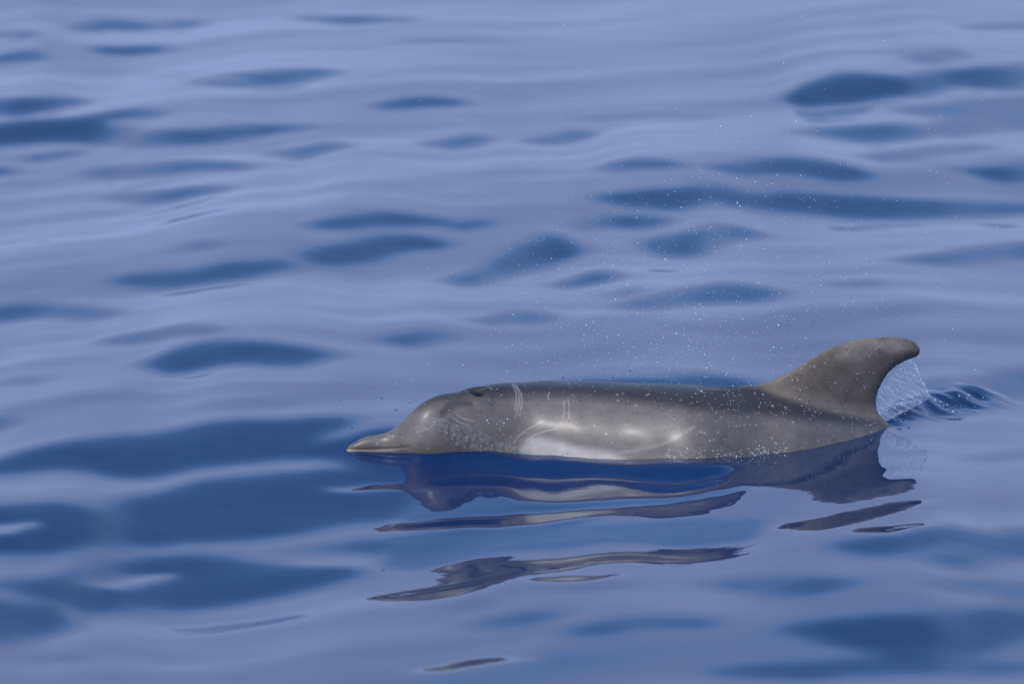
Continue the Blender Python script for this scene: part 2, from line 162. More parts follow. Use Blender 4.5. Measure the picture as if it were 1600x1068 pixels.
(8.14,0,[(-1.42,-1.30),(-1.41,-1.29),(-1.39,-1.29),(-1.38,-1.29),(-1.36,-1.29),(-1.35,-1.29),(-1.34,-1.29),(-1.32,-1.31),(-1.31,-1.34),(-1.29,-1.38),(-1.27,-1.42),(-1.29,-1.43),(-1.30,-1.41),(-1.32,-1.40),(-1.33,-1.40),(-1.34,-1.41),(-1.36,-1.41),(-1.37,-1.39),(-1.39,-1.37),(-1.40,-1.34)]),
(10.55,0,[(0.07,-0.67),(0.13,-0.65),(0.20,-0.66),(0.26,-0.68),(0.33,-0.69),(0.39,-0.68),(0.46,-0.62),(0.52,-0.56),(0.59,-0.54),(0.65,-0.56),(0.71,-0.63),(0.65,-0.65),(0.58,-0.67),(0.52,-0.74),(0.45,-0.83),(0.39,-0.89),(0.32,-0.88),(0.26,-0.82),(0.20,-0.76),(0.13,-0.70)]),
(8.26,0,[(1.08,-0.77),(1.13,-0.68),(1.19,-0.64),(1.24,-0.55),(1.30,-0.47),(1.36,-0.37),(1.42,-0.27),(1.47,-0.19),(1.53,-0.16),(1.58,-0.17),(1.62,-0.25),(1.57,-0.29),(1.51,-0.37),(1.45,-0.49),(1.39,-0.60),(1.33,-0.69),(1.28,-0.74),(1.23,-0.78),(1.18,-0.82),(1.13,-0.81)]),
(7.83,0,[(-0.61,-2.58),(-0.55,-2.53),(-0.49,-2.51),(-0.42,-2.50),(-0.36,-2.45),(-0.29,-2.44),(-0.23,-2.42),(-0.16,-2.42),(-0.10,-2.43),(-0.03,-2.44),(0.04,-2.48),(-0.03,-2.50),(-0.10,-2.54),(-0.16,-2.57),(-0.23,-2.58),(-0.29,-2.57),(-0.35,-2.57),(-0.42,-2.59),(-0.48,-2.57),(-0.55,-2.56)]),
(7.88,0,[(-0.20,-2.43),(-0.12,-2.40),(-0.05,-2.36),(0.02,-2.35),(0.09,-2.34),(0.17,-2.35),(0.24,-2.35),(0.31,-2.33),(0.39,-2.31),(0.46,-2.33),(0.53,-2.37),(0.46,-2.38),(0.38,-2.39),(0.31,-2.42),(0.24,-2.45),(0.17,-2.47),(0.09,-2.47),(0.02,-2.49),(-0.05,-2.48),(-0.12,-2.47)]),
(4.32,0,[(-1.10,-3.78),(-1.09,-3.77),(-1.07,-3.75),(-1.06,-3.73),(-1.04,-3.73),(-1.03,-3.72),(-1.01,-3.73),(-0.99,-3.73),(-0.98,-3.73),(-0.96,-3.74),(-0.94,-3.75),(-0.96,-3.77),(-0.97,-3.78),(-0.99,-3.79),(-1.01,-3.78),(-1.02,-3.78),(-1.04,-3.78),(-1.05,-3.79),(-1.07,-3.79),(-1.09,-3.78)]),
(7.61,0,[(-0.11,-3.53),(-0.09,-3.49),(-0.06,-3.48),(-0.03,-3.48),(-0.01,-3.50),(0.02,-3.50),(0.04,-3.51),(0.07,-3.51),(0.10,-3.51),(0.12,-3.51),(0.15,-3.54),(0.12,-3.55),(0.10,-3.57),(0.07,-3.60),(0.04,-3.62),(0.02,-3.62),(-0.01,-3.60),(-0.03,-3.59),(-0.06,-3.57),(-0.08,-3.55)]),
(4.45,0,[(-0.17,-3.30),(-0.16,-3.29),(-0.14,-3.29),(-0.13,-3.27),(-0.11,-3.27),(-0.10,-3.26),(-0.08,-3.27),(-0.07,-3.28),(-0.05,-3.30),(-0.04,-3.33),(-0.02,-3.36),(-0.04,-3.37),(-0.05,-3.37),(-0.07,-3.36),(-0.08,-3.34),(-0.10,-3.33),(-0.11,-3.32),(-0.13,-3.33),(-0.14,-3.33),(-0.16,-3.31)]),
(7.6,0,[(0.10,-3.73),(0.14,-3.70),(0.19,-3.67),(0.23,-3.64),(0.27,-3.61),(0.31,-3.59),(0.36,-3.57),(0.40,-3.56),(0.44,-3.56),(0.48,-3.56),(0.53,-3.57),(0.48,-3.60),(0.44,-3.64),(0.40,-3.66),(0.35,-3.67),(0.31,-3.68),(0.27,-3.71),(0.23,-3.75),(0.18,-3.78),(0.14,-3.77)]),
(7.71,0,[(0.42,-3.16),(0.47,-3.12),(0.51,-3.11),(0.56,-3.13),(0.60,-3.17),(0.64,-3.21),(0.68,-3.24),(0.72,-3.27),(0.76,-3.29),(0.81,-3.29),(0.85,-3.34),(0.80,-3.36),(0.76,-3.39),(0.72,-3.41),(0.67,-3.40),(0.63,-3.36),(0.59,-3.30),(0.55,-3.23),(0.51,-3.19),(0.47,-3.16)]),
(7.6,0,[(0.58,-3.69),(0.66,-3.65),(0.74,-3.67),(0.82,-3.68),(0.90,-3.68),(0.98,-3.62),(1.06,-3.52),(1.15,-3.45),(1.23,-3.39),(1.31,-3.39),(1.38,-3.51),(1.30,-3.52),(1.21,-3.62),(1.12,-3.75),(1.04,-3.87),(0.96,-3.94),(0.88,-3.95),(0.81,-3.90),(0.73,-3.82),(0.66,-3.73)]),
(7.5,0,[(0.40,-4.05),(0.50,-4.02),(0.59,-4.00),(0.69,-3.98),(0.78,-3.95),(0.88,-3.94),(0.97,-3.92),(1.07,-3.87),(1.17,-3.87),(1.26,-3.87),(1.35,-3.95),(1.26,-3.94),(1.16,-3.98),(1.06,-4.00),(0.97,-4.05),(0.87,-4.06),(0.78,-4.07),(0.68,-4.11),(0.59,-4.12),(0.49,-4.10)]),
(7.83,0,[(0.74,-2.92),(0.78,-2.90),(0.82,-2.90),(0.86,-2.89),(0.91,-2.86),(0.95,-2.83),(1.00,-2.78),(1.04,-2.75),(1.08,-2.75),(1.13,-2.76),(1.17,-2.76),(1.12,-2.83),(1.08,-2.88),(1.03,-2.92),(0.99,-2.96),(0.94,-3.01),(0.90,-3.04),(0.86,-3.04),(0.82,-3.02),(0.78,-2.98)]),
(7.81,0,[(0.97,-3.06),(1.01,-3.00),(1.06,-2.93),(1.11,-2.86),(1.16,-2.75),(1.21,-2.67),(1.25,-2.62),(1.30,-2.60),(1.35,-2.58),(1.39,-2.60),(1.43,-2.63),(1.38,-2.72),(1.33,-2.78),(1.28,-2.86),(1.24,-2.89),(1.19,-2.92),(1.14,-2.99),(1.09,-3.09),(1.05,-3.12),(1.01,-3.11)]),
(7.71,0,[(0.97,-3.35),(0.99,-3.32),(1.01,-3.30),(1.03,-3.28),(1.05,-3.26),(1.07,-3.23),(1.09,-3.21),(1.10,-3.21),(1.12,-3.21),(1.14,-3.23),(1.16,-3.25),(1.14,-3.26),(1.12,-3.27),(1.10,-3.27),(1.08,-3.29),(1.06,-3.30),(1.04,-3.33),(1.02,-3.35),(1.01,-3.36),(0.99,-3.35)]),
(7.69,0,[(1.13,-3.36),(1.15,-3.33),(1.17,-3.29),(1.20,-3.24),(1.22,-3.21),(1.24,-3.18),(1.26,-3.16),(1.28,-3.15),(1.30,-3.16),(1.32,-3.17),(1.34,-3.19),(1.32,-3.23),(1.30,-3.26),(1.27,-3.27),(1.25,-3.29),(1.23,-3.30),(1.21,-3.33),(1.19,-3.35),(1.17,-3.38),(1.15,-3.38)]),
(4.86,0,[(1.09,-1.79),(1.14,-1.71),(1.18,-1.66),(1.22,-1.61),(1.27,-1.57),(1.31,-1.50),(1.36,-1.42),(1.41,-1.37),(1.45,-1.33),(1.49,-1.33),(1.53,-1.37),(1.49,-1.39),(1.44,-1.42),(1.40,-1.49),(1.35,-1.56),(1.30,-1.63),(1.26,-1.68),(1.22,-1.70),(1.18,-1.72),(1.13,-1.75)]),
(4.5,0,[(0.08,-3.26),(0.10,-3.25),(0.12,-3.24),(0.14,-3.25),(0.16,-3.24),(0.18,-3.24),(0.20,-3.23),(0.22,-3.22),(0.24,-3.22),(0.26,-3.22),(0.28,-3.23),(0.26,-3.25),(0.24,-3.26),(0.22,-3.27),(0.20,-3.29),(0.18,-3.30),(0.16,-3.31),(0.14,-3.30),(0.12,-3.28),(0.10,-3.27)]),
(6.01,0,[(1.61,6.28),(1.67,6.37),(1.73,6.42),(1.79,6.48),(1.84,6.54),(1.90,6.60),(1.96,6.66),(2.02,6.72),(2.07,6.75),(2.12,6.75),(2.17,6.70),(2.12,6.70),(2.07,6.67),(2.01,6.60),(1.95,6.52),(1.89,6.45),(1.83,6.39),(1.78,6.34),(1.72,6.30),(1.67,6.28)]),
(3,0,[(0.19,4.22),(0.24,4.24),(0.30,4.25),(0.35,4.24),(0.41,4.22),(0.47,4.20),(0.52,4.20),(0.58,4.20),(0.63,4.19),(0.69,4.19),(0.74,4.18),(0.69,4.14),(0.63,4.10),(0.57,4.09),(0.52,4.09),(0.46,4.10),(0.41,4.12),(0.35,4.14),(0.30,4.17),(0.24,4.18)]),
(3,0,[(-0.45,6.30),(-0.40,6.28),(-0.35,6.24),(-0.30,6.22),(-0.26,6.22),(-0.21,6.24),(-0.16,6.27),(-0.12,6.28),(-0.07,6.27),(-0.02,6.26),(0.03,6.25),(-0.02,6.21),(-0.07,6.19),(-0.12,6.17),(-0.16,6.15),(-0.21,6.12),(-0.26,6.10),(-0.30,6.10),(-0.35,6.13),(-0.40,6.20)]),
(10.38,0,[(-1.40,-1.93),(-1.30,-1.87),(-1.21,-1.79),(-1.15,-1.75),(-0.99,-1.64),(-0.86,-1.56),(-0.70,-1.49),(-0.53,-1.44),(-0.40,-1.42),(-0.42,-1.52),(-0.53,-1.62),(-0.42,-1.67),(-0.35,-1.72),(-0.39,-1.77),(-0.60,-1.78),(-0.77,-1.88),(-0.96,-1.97),(-1.03,-2.00),(-1.05,-1.96),(-1.29,-2.01),(-1.39,-2.00)]),
(13,0,[(-0.54,-1.67),(-0.40,-1.62),(-0.29,-1.52),(-0.26,-1.68),(-0.07,-1.71),(0.12,-1.72),(0.28,-1.83),(0.10,-1.79),(-0.07,-1.81),(-0.18,-1.87),(-0.26,-1.89),(-0.39,-1.83),(-0.49,-1.77)]),
(10.31,0,[(-1.36,-2.46),(-1.03,-2.42),(-0.96,-2.21),(-0.81,-2.04),(-0.62,-1.94),(-0.39,-1.85),(-0.24,-1.89),(-0.21,-1.98),(-0.02,-2.00),(0.00,-2.10),(-0.10,-2.14),(-0.22,-2.20),(-0.32,-2.25),(-0.45,-2.32),(-0.59,-2.40),(-0.74,-2.48),(-0.94,-2.56),(-1.08,-2.76),(-1.23,-2.86),(-1.33,-2.85)]),
(9.43,0,[(-1.30,-3.23),(-1.21,-3.17),(-1.08,-3.04),(-1.00,-2.84),(-0.89,-2.64),(-0.73,-2.62),(-0.62,-2.69),(-0.56,-2.71),(-0.37,-2.76),(-0.35,-2.82),(-0.46,-2.92),(-0.61,-2.97),(-0.84,-3.05),(-1.02,-3.25),(-1.06,-3.22),(-1.15,-3.24)]),
(9.31,0,[(-1.26,-3.75),(-1.28,-3.40),(-1.06,-3.24),(-1.01,-3.37),(-1.07,-3.49),(-1.18,-3.64)]),
(-1.2,1,[(-0.516,-2.041),(-0.487,-2.032),(-0.458,-2.022),(-0.430,-2.007),(-0.401,-1.989),(-0.373,-1.964),(-0.344,-1.941),(-0.315,-1.932),(-0.286,-1.944),(-0.257,-1.955),(-0.227,-1.969),(-0.256,-1.983),(-0.285,-1.993),(-0.314,-1.999),(-0.343,-2.016),(-0.371,-2.037),(-0.400,-2.053),(-0.429,-2.056),(-0.458,-2.049),(-0.487,-2.043)]),
(-1.2,1,[(-1.321,-2.634),(-1.305,-2.611),(-1.288,-2.600),(-1.270,-2.599),(-1.253,-2.591),(-1.235,-2.585),(-1.218,-2.579),(-1.200,-2.578),(-1.181,-2.585),(-1.163,-2.599),(-1.144,-2.613),(-1.160,-2.633),(-1.177,-2.653),(-1.193,-2.678),(-1.209,-2.711),(-1.225,-2.736),(-1.242,-2.736),(-1.261,-2.715),(-1.282,-2.681),(-1.301,-2.655)]),
(-1.2,1,[(-1.052,-3.087),(-1.029,-3.034),(-1.006,-2.981),(-0.982,-2.930),(-0.958,-2.881),(-0.934,-2.835),(-0.910,-2.795),(-0.885,-2.766),(-0.858,-2.757),(-0.832,-2.758),(-0.804,-2.772),(-0.829,-2.811),(-0.854,-2.853),(-0.878,-2.898),(-0.902,-2.948),(-0.926,-2.988),(-0.952,-3.007),(-0.977,-3.013),(-1.003,-3.024),(-1.028,-3.050)]),
(-1.2,1,[(-0.594,-2.699),(-0.561,-2.686),(-0.528,-2.677),(-0.495,-2.678),(-0.462,-2.671),(-0.429,-2.661),(-0.396,-2.645),(-0.363,-2.629),(-0.330,-2.610),(-0.297,-2.615),(-0.263,-2.637),(-0.296,-2.651),(-0.329,-2.694),(-0.361,-2.744),(-0.393,-2.762),(-0.426,-2.764),(-0.460,-2.753),(-0.493,-2.737),(-0.527,-2.715),(-0.560,-2.701)]),
(1.2,0,[(-0.87,-1.25),(-0.82,-1.23),(-0.77,-1.24),(-0.72,-1.22),(-0.67,-1.18),(-0.63,-1.11),(-0.58,-1.08),(-0.53,-1.05),(-0.48,-1.06),(-0.43,-1.06),(-0.38,-1.06),(-0.43,-1.13),(-0.48,-1.19),(-0.53,-1.23),(-0.57,-1.27),(-0.62,-1.30),(-0.67,-1.36),(-0.71,-1.39),(-0.76,-1.38),(-0.81,-1.32)]),
(1.3,0,[(-1.89,5.71),(-1.79,5.68),(-1.69,5.57),(-1.59,5.62),(-1.50,5.76),(-1.41,5.81),(-1.30,5.73),(-1.20,5.54),(-1.09,5.29),(-0.99,5.11),(-0.89,5.07),(-0.98,5.03),(-1.08,5.09),(-1.19,5.26),(-1.29,5.40),(-1.39,5.47),(-1.48,5.43),(-1.57,5.33),(-1.67,5.31),(-1.78,5.50)]),
(1.2,0,[(-0.52,5.96),(-0.42,5.98),(-0.31,5.98),(-0.21,6.02),(-0.10,6.11),(0.00,6.20),(0.10,6.26),(0.21,6.28),(0.32,6.29),(0.42,6.23),(0.52,6.12),(0.42,6.09),(0.31,6.07),(0.21,6.00),(0.10,5.93),(0.00,5.86),(-0.10,5.82),(-0.21,5.80),(-0.31,5.83),(-0.41,5.91)]),
(1.3,0,[(-0.65,2.48),(-0.56,2.50),(-0.47,2.50),(-0.38,2.59),(-0.29,2.74),(-0.20,2.90),(-0.11,2.96),(-0.02,2.96),(0.07,2.98),(0.16,3.00),(0.26,2.94),(0.16,2.91),(0.07,2.82),(-0.02,2.74),(-0.11,2.70),(-0.20,2.62),(-0.29,2.45),(-0.38,2.31),(-0.47,2.24),(-0.56,2.30)]),
(1.3,0,[(0.31,0.08),(0.41,0.15),(0.51,0.27),(0.62,0.38),(0.72,0.48),(0.83,0.55),(0.94,0.64),(1.04,0.70),(1.15,0.68),(1.25,0.70),(1.36,0.72),(1.24,0.54),(1.13,0.41),(1.03,0.38),(0.92,0.32),(0.82,0.27),(0.71,0.23),(0.61,0.16),(0.51,0.11),(0.41,0.08)]),
(1.2,0,[(-1.39,-1.09),(-1.33,-1.09),(-1.27,-1.08),(-1.22,-1.07),(-1.16,-1.03),(-1.11,-0.95),(-1.06,-0.90),(-1.00,-0.83),(-0.95,-0.77),(-0.89,-0.78),(-0.83,-0.85),(-0.89,-0.87),(-0.94,-0.92),(-0.99,-1.01),(-1.04,-1.10),(-1.10,-1.16),(-1.15,-1.22),(-1.21,-1.23),(-1.27,-1.19),(-1.33,-1.15)]),
(27,1,[(-0.262,-1.738),(-0.066,-1.719),(0.115,-1.719),(0.327,-1.812),(0.505,-1.858),(0.571,-1.838),(0.536,-1.907),(0.422,-1.925),(0.326,-1.882),(0.229,-1.824),(0.000,-1.780),(-0.163,-1.801),(-0.262,-1.788)]),
(-1,1,[(-0.222,-1.942),(-0.130,-1.863),(0.000,-1.798),(0.212,-1.826),(0.325,-1.890),(0.421,-1.959),(0.559,-1.976),(0.500,-2.039),(0.387,-2.074),(0.241,-2.148),(0.080,-2.111),(0.019,-2.093),(0.000,-2.012),(-0.065,-1.990),(-0.162,-1.986)]),
(2.2,0,[(0.16,-2.17),(0.42,-2.11),(0.58,-2.04),(0.75,-2.20),(0.66,-2.51),(0.39,-2.50),(0.20,-2.59),(0.08,-2.54),(0.26,-2.30)]),
(5.5,1,[(-0.284,-2.440),(-0.063,-2.469),(0.205,-2.457),(0.444,-2.372),(0.629,-2.499),(0.592,-2.677),(0.313,-2.614),(0.094,-2.655),(-0.093,-2.694),(-0.248,-2.753),(-0.327,-2.699)]),
(7.5,1,[(-0.259,-1.998),(-0.162,-2.024),(-0.016,-2.052),(0.024,-2.136),(0.240,-2.192),(0.394,-2.121),(0.564,-2.073),(0.586,-2.140),(0.416,-2.188),(0.239,-2.246),(0.000,-2.251),(-0.191,-2.277),(-0.271,-2.267)]),
(-3.4,1,[(-0.284,-2.330),(-0.229,-2.289),(-0.173,-2.277),(-0.116,-2.276),(-0.060,-2.262),(-0.004,-2.253),(0.052,-2.256),(0.109,-2.246),(0.165,-2.265),(0.221,-2.278),(0.277,-2.290),(0.220,-2.338),(0.164,-2.370),(0.108,-2.391),(0.052,-2.430),(-0.004,-2.441),(-0.060,-2.435),(-0.116,-2.413),(-0.172,-2.380),(-0.228,-2.350)]),
(-4.5,1,[(-0.070,-2.791),(0.000,-2.799),(0.124,-2.772),(0.310,-2.746),(0.647,-2.873),(0.495,-2.803),(0.308,-2.895),(0.153,-2.980),(0.000,-3.058),(-0.153,-3.044),(-0.349,-3.125),(-0.245,-3.014),(-0.061,-2.987),(0.023,-2.971)]),
(-4.65,1,[(0.019,-3.144),(0.045,-3.125),(0.072,-3.114),(0.098,-3.105),(0.124,-3.097),(0.150,-3.099),(0.176,-3.106),(0.202,-3.111),(0.228,-3.103),(0.254,-3.093),(0.280,-3.088),(0.254,-3.122),(0.227,-3.154),(0.201,-3.186),(0.175,-3.204),(0.149,-3.211),(0.123,-3.205),(0.097,-3.194),(0.071,-3.180),(0.045,-3.167)]),
(-3.32,1,[(0.637,-2.605),(0.681,-2.554),(0.724,-2.547),(0.766,-2.550),(0.809,-2.532),(0.853,-2.492),(0.898,-2.440),(0.942,-2.410),(0.985,-2.396),(1.028,-2.390),(1.072,-2.359),(1.024,-2.452),(0.978,-2.514),(0.933,-2.573),(0.888,-2.630),(0.843,-2.690),(0.799,-2.732),(0.757,-2.750),(0.716,-2.733),(0.676,-2.687)]),
(-3.7,1,[(0.815,-2.816),(0.838,-2.777),(0.861,-2.759),(0.883,-2.749),(0.905,-2.739),(0.928,-2.728),(0.950,-2.721),(0.972,-2.715),(0.994,-2.709),(1.015,-2.712),(1.037,-2.719),(1.014,-2.744),(0.991,-2.766),(0.967,-2.796),(0.944,-2.829),(0.921,-2.856),(0.899,-2.868),(0.877,-2.859),(0.857,-2.843),(0.836,-2.832)]),
(-5.45,1,[(-0.236,-4.012),(-0.205,-3.977),(-0.173,-3.953),(-0.141,-3.924),(-0.109,-3.911),(-0.078,-3.895),(-0.046,-3.894),(-0.014,-3.911),(0.018,-3.930),(0.050,-3.956),(0.082,-3.966),(0.050,-3.995),(0.018,-4.002),(-0.013,-4.007),(-0.045,-4.010),(-0.077,-4.025),(-0.109,-4.046),(-0.140,-4.055),(-0.172,-4.061),(-0.204,-4.046)]),
(-2.2,1,[(0.745,-2.172),(0.776,-2.145),(0.806,-2.122),(0.837,-2.102),(0.868,-2.070),(0.900,-2.031),(0.932,-1.989),(0.963,-1.974),(0.993,-1.966),(1.022,-1.978),(1.051,-2.000),(1.018,-2.057),(0.986,-2.096),(0.954,-2.134),(0.923,-2.165),(0.891,-2.206),(0.861,-2.228),(0.831,-2.227),(0.803,-2.206),(0.774,-2.184)]),
(-0.6,1,[(0.641,-1.945),(0.692,-1.863),(0.723,-1.701),(0.830,-1.523),(0.971,-1.297),(0.971,-1.507),(1.059,-1.569),(0.978,-1.698),(1.057,-1.746),(0.942,-1.910),(0.859,-1.959)]),
(21,1,[(0.971,-1.222),(1.018,-1.091),(1.094,-0.955),(1.171,-0.814),(1.302,-0.659),(1.242,-0.787),(1.108,-1.008),(1.014,-1.167)]),
(7.24,0,[(-1.48,-5.13),(-1.46,-5.08),(-1.43,-5.07),(-1.40,-5.06),(-1.38,-5.04),(-1.35,-5.03),(-1.33,-5.00),(-1.30,-4.97),(-1.27,-4.95),(-1.25,-4.92),(-1.22,-4.92),(-1.25,-4.96),(-1.27,-5.00),(-1.29,-5.04),(-1.32,-5.09),(-1.34,-5.13),(-1.37,-5.15),(-1.39,-5.15),(-1.42,-5.15),(-1.45,-5.14)]),
(8.56,0,[(-3.09,1.51),(-3.06,1.61),(-3.02,1.66),(-2.97,1.69),(-2.92,1.68),(-2.87,1.68),(-2.82,1.66),(-2.77,1.63),(-2.71,1.62),(-2.66,1.60),(-2.61,1.55),(-2.65,1.51),(-2.70,1.49),(-2.74,1.45),(-2.79,1.44),(-2.84,1.47),(-2.90,1.50),(-2.95,1.55),(-3.00,1.57),(-3.05,1.55)]),
(11.73,0,[(-3.40,8.93),(-3.31,9.00),(-3.20,8.97),(-3.10,8.93),(-3.00,8.94),(-2.91,9.01),(-2.82,9.13),(-2.73,9.23),(-2.64,9.33),(-2.55,9.39),(-2.45,9.46),(-2.54,9.27),(-2.62,9.13),(-2.71,8.98),(-2.79,8.84),(-2.88,8.70),(-2.97,8.65),(-3.07,8.67),(-3.18,8.76),(-3.29,8.87)]),
(11.2,0,[(2.59,3.54),(2.66,3.61),(2.72,3.65),(2.78,3.70),(2.85,3.77),(2.92,3.83),(2.98,3.90),(3.04,3.93),(3.10,3.94),(3.16,3.94),(3.22,3.93),(3.15,3.87),(3.09,3.84),(3.03,3.81),(2.96,3.74),(2.90,3.65),(2.83,3.59),(2.77,3.54),(2.71,3.52),(2.65,3.51)]),
(6.2,0,[(-5.00,8.67),(-4.91,8.77),(-4.84,8.98),(-4.78,9.25),(-4.71,9.48),(-4.62,9.59),(-4.52,9.67),(-4.40,9.63),(-4.29,9.59),(-4.16,9.44),(-4.04,9.34),(-4.09,8.98),(-4.17,8.78),(-4.26,8.67),(-4.38,8.74),(-4.49,8.75),(-4.59,8.72),(-4.67,8.57),(-4.76,8.48),(-4.87,8.55)]),
(9.28,0,[(-1.82,-5.96),(-1.76,-5.90),(-1.71,-5.88),(-1.65,-5.85),(-1.60,-5.84),(-1.54,-5.81),(-1.49,-5.80),(-1.43,-5.79),(-1.37,-5.79),(-1.31,-5.78),(-1.25,-5.79),(-1.30,-5.84),(-1.36,-5.88),(-1.41,-5.92),(-1.47,-5.95),(-1.53,-5.96),(-1.58,-5.96),(-1.64,-5.95),(-1.70,-5.95),(-1.76,-5.94)]),
(9.7,0,[(0.65,-4.49),(0.71,-4.44),(0.78,-4.41),(0.84,-4.38),(0.91,-4.34),(0.97,-4.28),(1.04,-4.20),(1.11,-4.17),(1.17,-4.17),(1.23,-4.18),(1.29,-4.24),(1.23,-4.25),(1.16,-4.27),(1.10,-4.29),(1.03,-4.33),(0.97,-4.41),(0.90,-4.45),(0.84,-4.47),(0.78,-4.47),(0.71,-4.47)]),
(8.71,0,[(-2.67,2.42),(-2.61,2.47),(-2.54,2.45),(-2.47,2.41),(-2.40,2.38),(-2.33,2.38),(-2.26,2.39),(-2.20,2.42),(-2.13,2.46),(-2.07,2.48),(-2.00,2.46),(-2.06,2.40),(-2.12,2.33),(-2.18,2.24),(-2.24,2.20),(-2.31,2.19),(-2.38,2.21),(-2.45,2.25),(-2.53,2.32),(-2.60,2.39)]),
(5.59,0,[(2.92,2.98),(2.99,3.05),(3.05,3.07),(3.11,3.04),(3.17,3.05),(3.23,3.06),(3.29,3.09),(3.36,3.11),(3.42,3.14),(3.49,3.17),(3.55,3.16),(3.48,3.09),(3.41,3.03),(3.34,2.96),(3.27,2.90),(3.20,2.86),(3.14,2.86),(3.09,2.90),(3.04,2.96),(2.98,2.97)]),
(4.19,0,[(0.43,-4.55),(0.48,-4.51),(0.53,-4.48),(0.57,-4.44),(0.62,-4.38),(0.67,-4.32),(0.72,-4.27),(0.77,-4.25),(0.81,-4.27),(0.85,-4.30),(0.90,-4.33),(0.85,-4.37),(0.80,-4.40),(0.76,-4.42),(0.71,-4.44),(0.66,-4.46),(0.62,-4.51),(0.57,-4.55),(0.52,-4.56),(0.48,-4.55)]),
(7.76,0,[(2.13,-3.08),(2.18,-3.05),(2.22,-3.05),(2.26,-3.05),(2.31,-3.02),(2.35,-2.99),(2.40,-2.96),(2.44,-2.95),(2.49,-2.94),(2.53,-2.96),(2.57,-2.98),(2.52,-3.02),(2.47,-3.04),(2.43,-3.07),(2.38,-3.10),(2.33,-3.14),(2.29,-3.16),(2.25,-3.16),(2.21,-3.13),(2.17,-3.10)]),
(11.82,0,[(2.62,10.36),(2.68,10.40),(2.73,10.43),(2.79,10.46),(2.85,10.51),(2.91,10.56),(2.96,10.59),(3.02,10.59),(3.07,10.59),(3.12,10.57),(3.18,10.57),(3.12,10.49),(3.06,10.47),(3.00,10.46),(2.95,10.43),(2.89,10.39),(2.83,10.34),(2.78,10.32),(2.72,10.32),(2.67,10.34)]),
(5.97,0,[(-3.34,6.02),(-3.30,6.11),(-3.24,6.10),(-3.18,6.09),(-3.13,6.12),(-3.08,6.20),(-3.03,6.25),(-2.98,6.31),(-2.93,6.36),(-2.88,6.42),(-2.83,6.47),(-2.87,6.31),(-2.91,6.18),(-2.95,6.07),(-3.00,5.97),(-3.05,5.91),(-3.10,5.83),(-3.15,5.78),(-3.20,5.80),(-3.27,5.90)]),
(9.35,0,[(0.10,-5.72),(0.15,-5.68),(0.21,-5.66),(0.27,-5.63),(0.33,-5.59),(0.39,-5.55),(0.45,-5.51),(0.51,-5.47),(0.57,-5.43),(0.63,-5.42),(0.69,-5.45),(0.63,-5.48),(0.57,-5.53),(0.51,-5.59),(0.45,-5.64),(0.39,-5.68),(0.33,-5.70),(0.27,-5.71),(0.21,-5.71),(0.15,-5.71)]),
(9.38,0,[(-1.74,8.34),(-1.68,8.46),(-1.61,8.51),(-1.55,8.62),(-1.49,8.81),(-1.44,9.04),(-1.38,9.23),(-1.32,9.39),(-1.25,9.48),(-1.18,9.51),(-1.11,9.46),(-1.18,9.40),(-1.24,9.30),(-1.31,9.16),(-1.37,8.99),(-1.43,8.81),(-1.48,8.58),(-1.54,8.39),(-1.60,8.29),(-1.67,8.28)]),
(11.06,0,[(-2.74,2.87),(-2.70,2.88),(-2.67,2.86),(-2.63,2.83),(-2.59,2.83),(-2.56,2.83),(-2.52,2.83),(-2.49,2.84),(-2.45,2.84),(-2.41,2.83),(-2.37,2.79),(-2.41,2.79),(-2.44,2.77),(-2.48,2.74),(-2.51,2.72),(-2.54,2.71),(-2.58,2.72),(-2.62,2.73),(-2.65,2.76),(-2.69,2.80)]),
(8.23,0,[(1.93,-0.78),(1.98,-0.75),(2.03,-0.74),(2.08,-0.73),(2.13,-0.71),(2.18,-0.71),(2.23,-0.71),(2.28,-0.72),(2.33,-0.72),(2.38,-0.71),(2.43,-0.67),(2.37,-0.79),(2.31,-0.84),(2.26,-0.86),(2.21,-0.86),(2.17,-0.86),(2.12,-0.87),(2.06,-0.90),(2.01,-0.91),(1.97,-0.88)]),
(6.31,0,[(-0.43,10.27),(-0.37,10.36),(-0.31,10.44),(-0.26,10.54),(-0.20,10.64),(-0.14,10.72),(-0.08,10.76),(-0.02,10.77),(0.04,10.73),(0.10,10.72),(0.16,10.71),(0.10,10.56),(0.04,10.50),(-0.02,10.51),(-0.08,10.47),(-0.14,10.41),(-0.19,10.34),(-0.25,10.28),(-0.31,10.25),(-0.37,10.26)]),
(5.93,0,[(-4.04,5.83),(-3.99,5.94),(-3.93,5.98),(-3.86,5.99),(-3.80,6.00),(-3.74,6.05),(-3.68,6.10),(-3.61,6.10),(-3.54,6.10),(-3.47,6.04),(-3.39,5.97),(-3.45,5.90),(-3.52,5.89),(-3.58,5.84),(-3.63,5.78),(-3.69,5.67),(-3.74,5.62),(-3.81,5.66),(-3.90,5.76),(-3.97,5.82)]),
(11.29,0,[(2.12,4.26),(2.22,4.34),(2.31,4.35),(2.41,4.37),(2.50,4.39),(2.60,4.45),(2.70,4.50),(2.80,4.59),(2.90,4.67),(3.00,4.73),(3.10,4.76),(2.99,4.63),(2.88,4.51),(2.77,4.37),(2.67,4.26),(2.57,4.21),(2.48,4.17),(2.39,4.18),(2.30,4.20),(2.21,4.23)]),
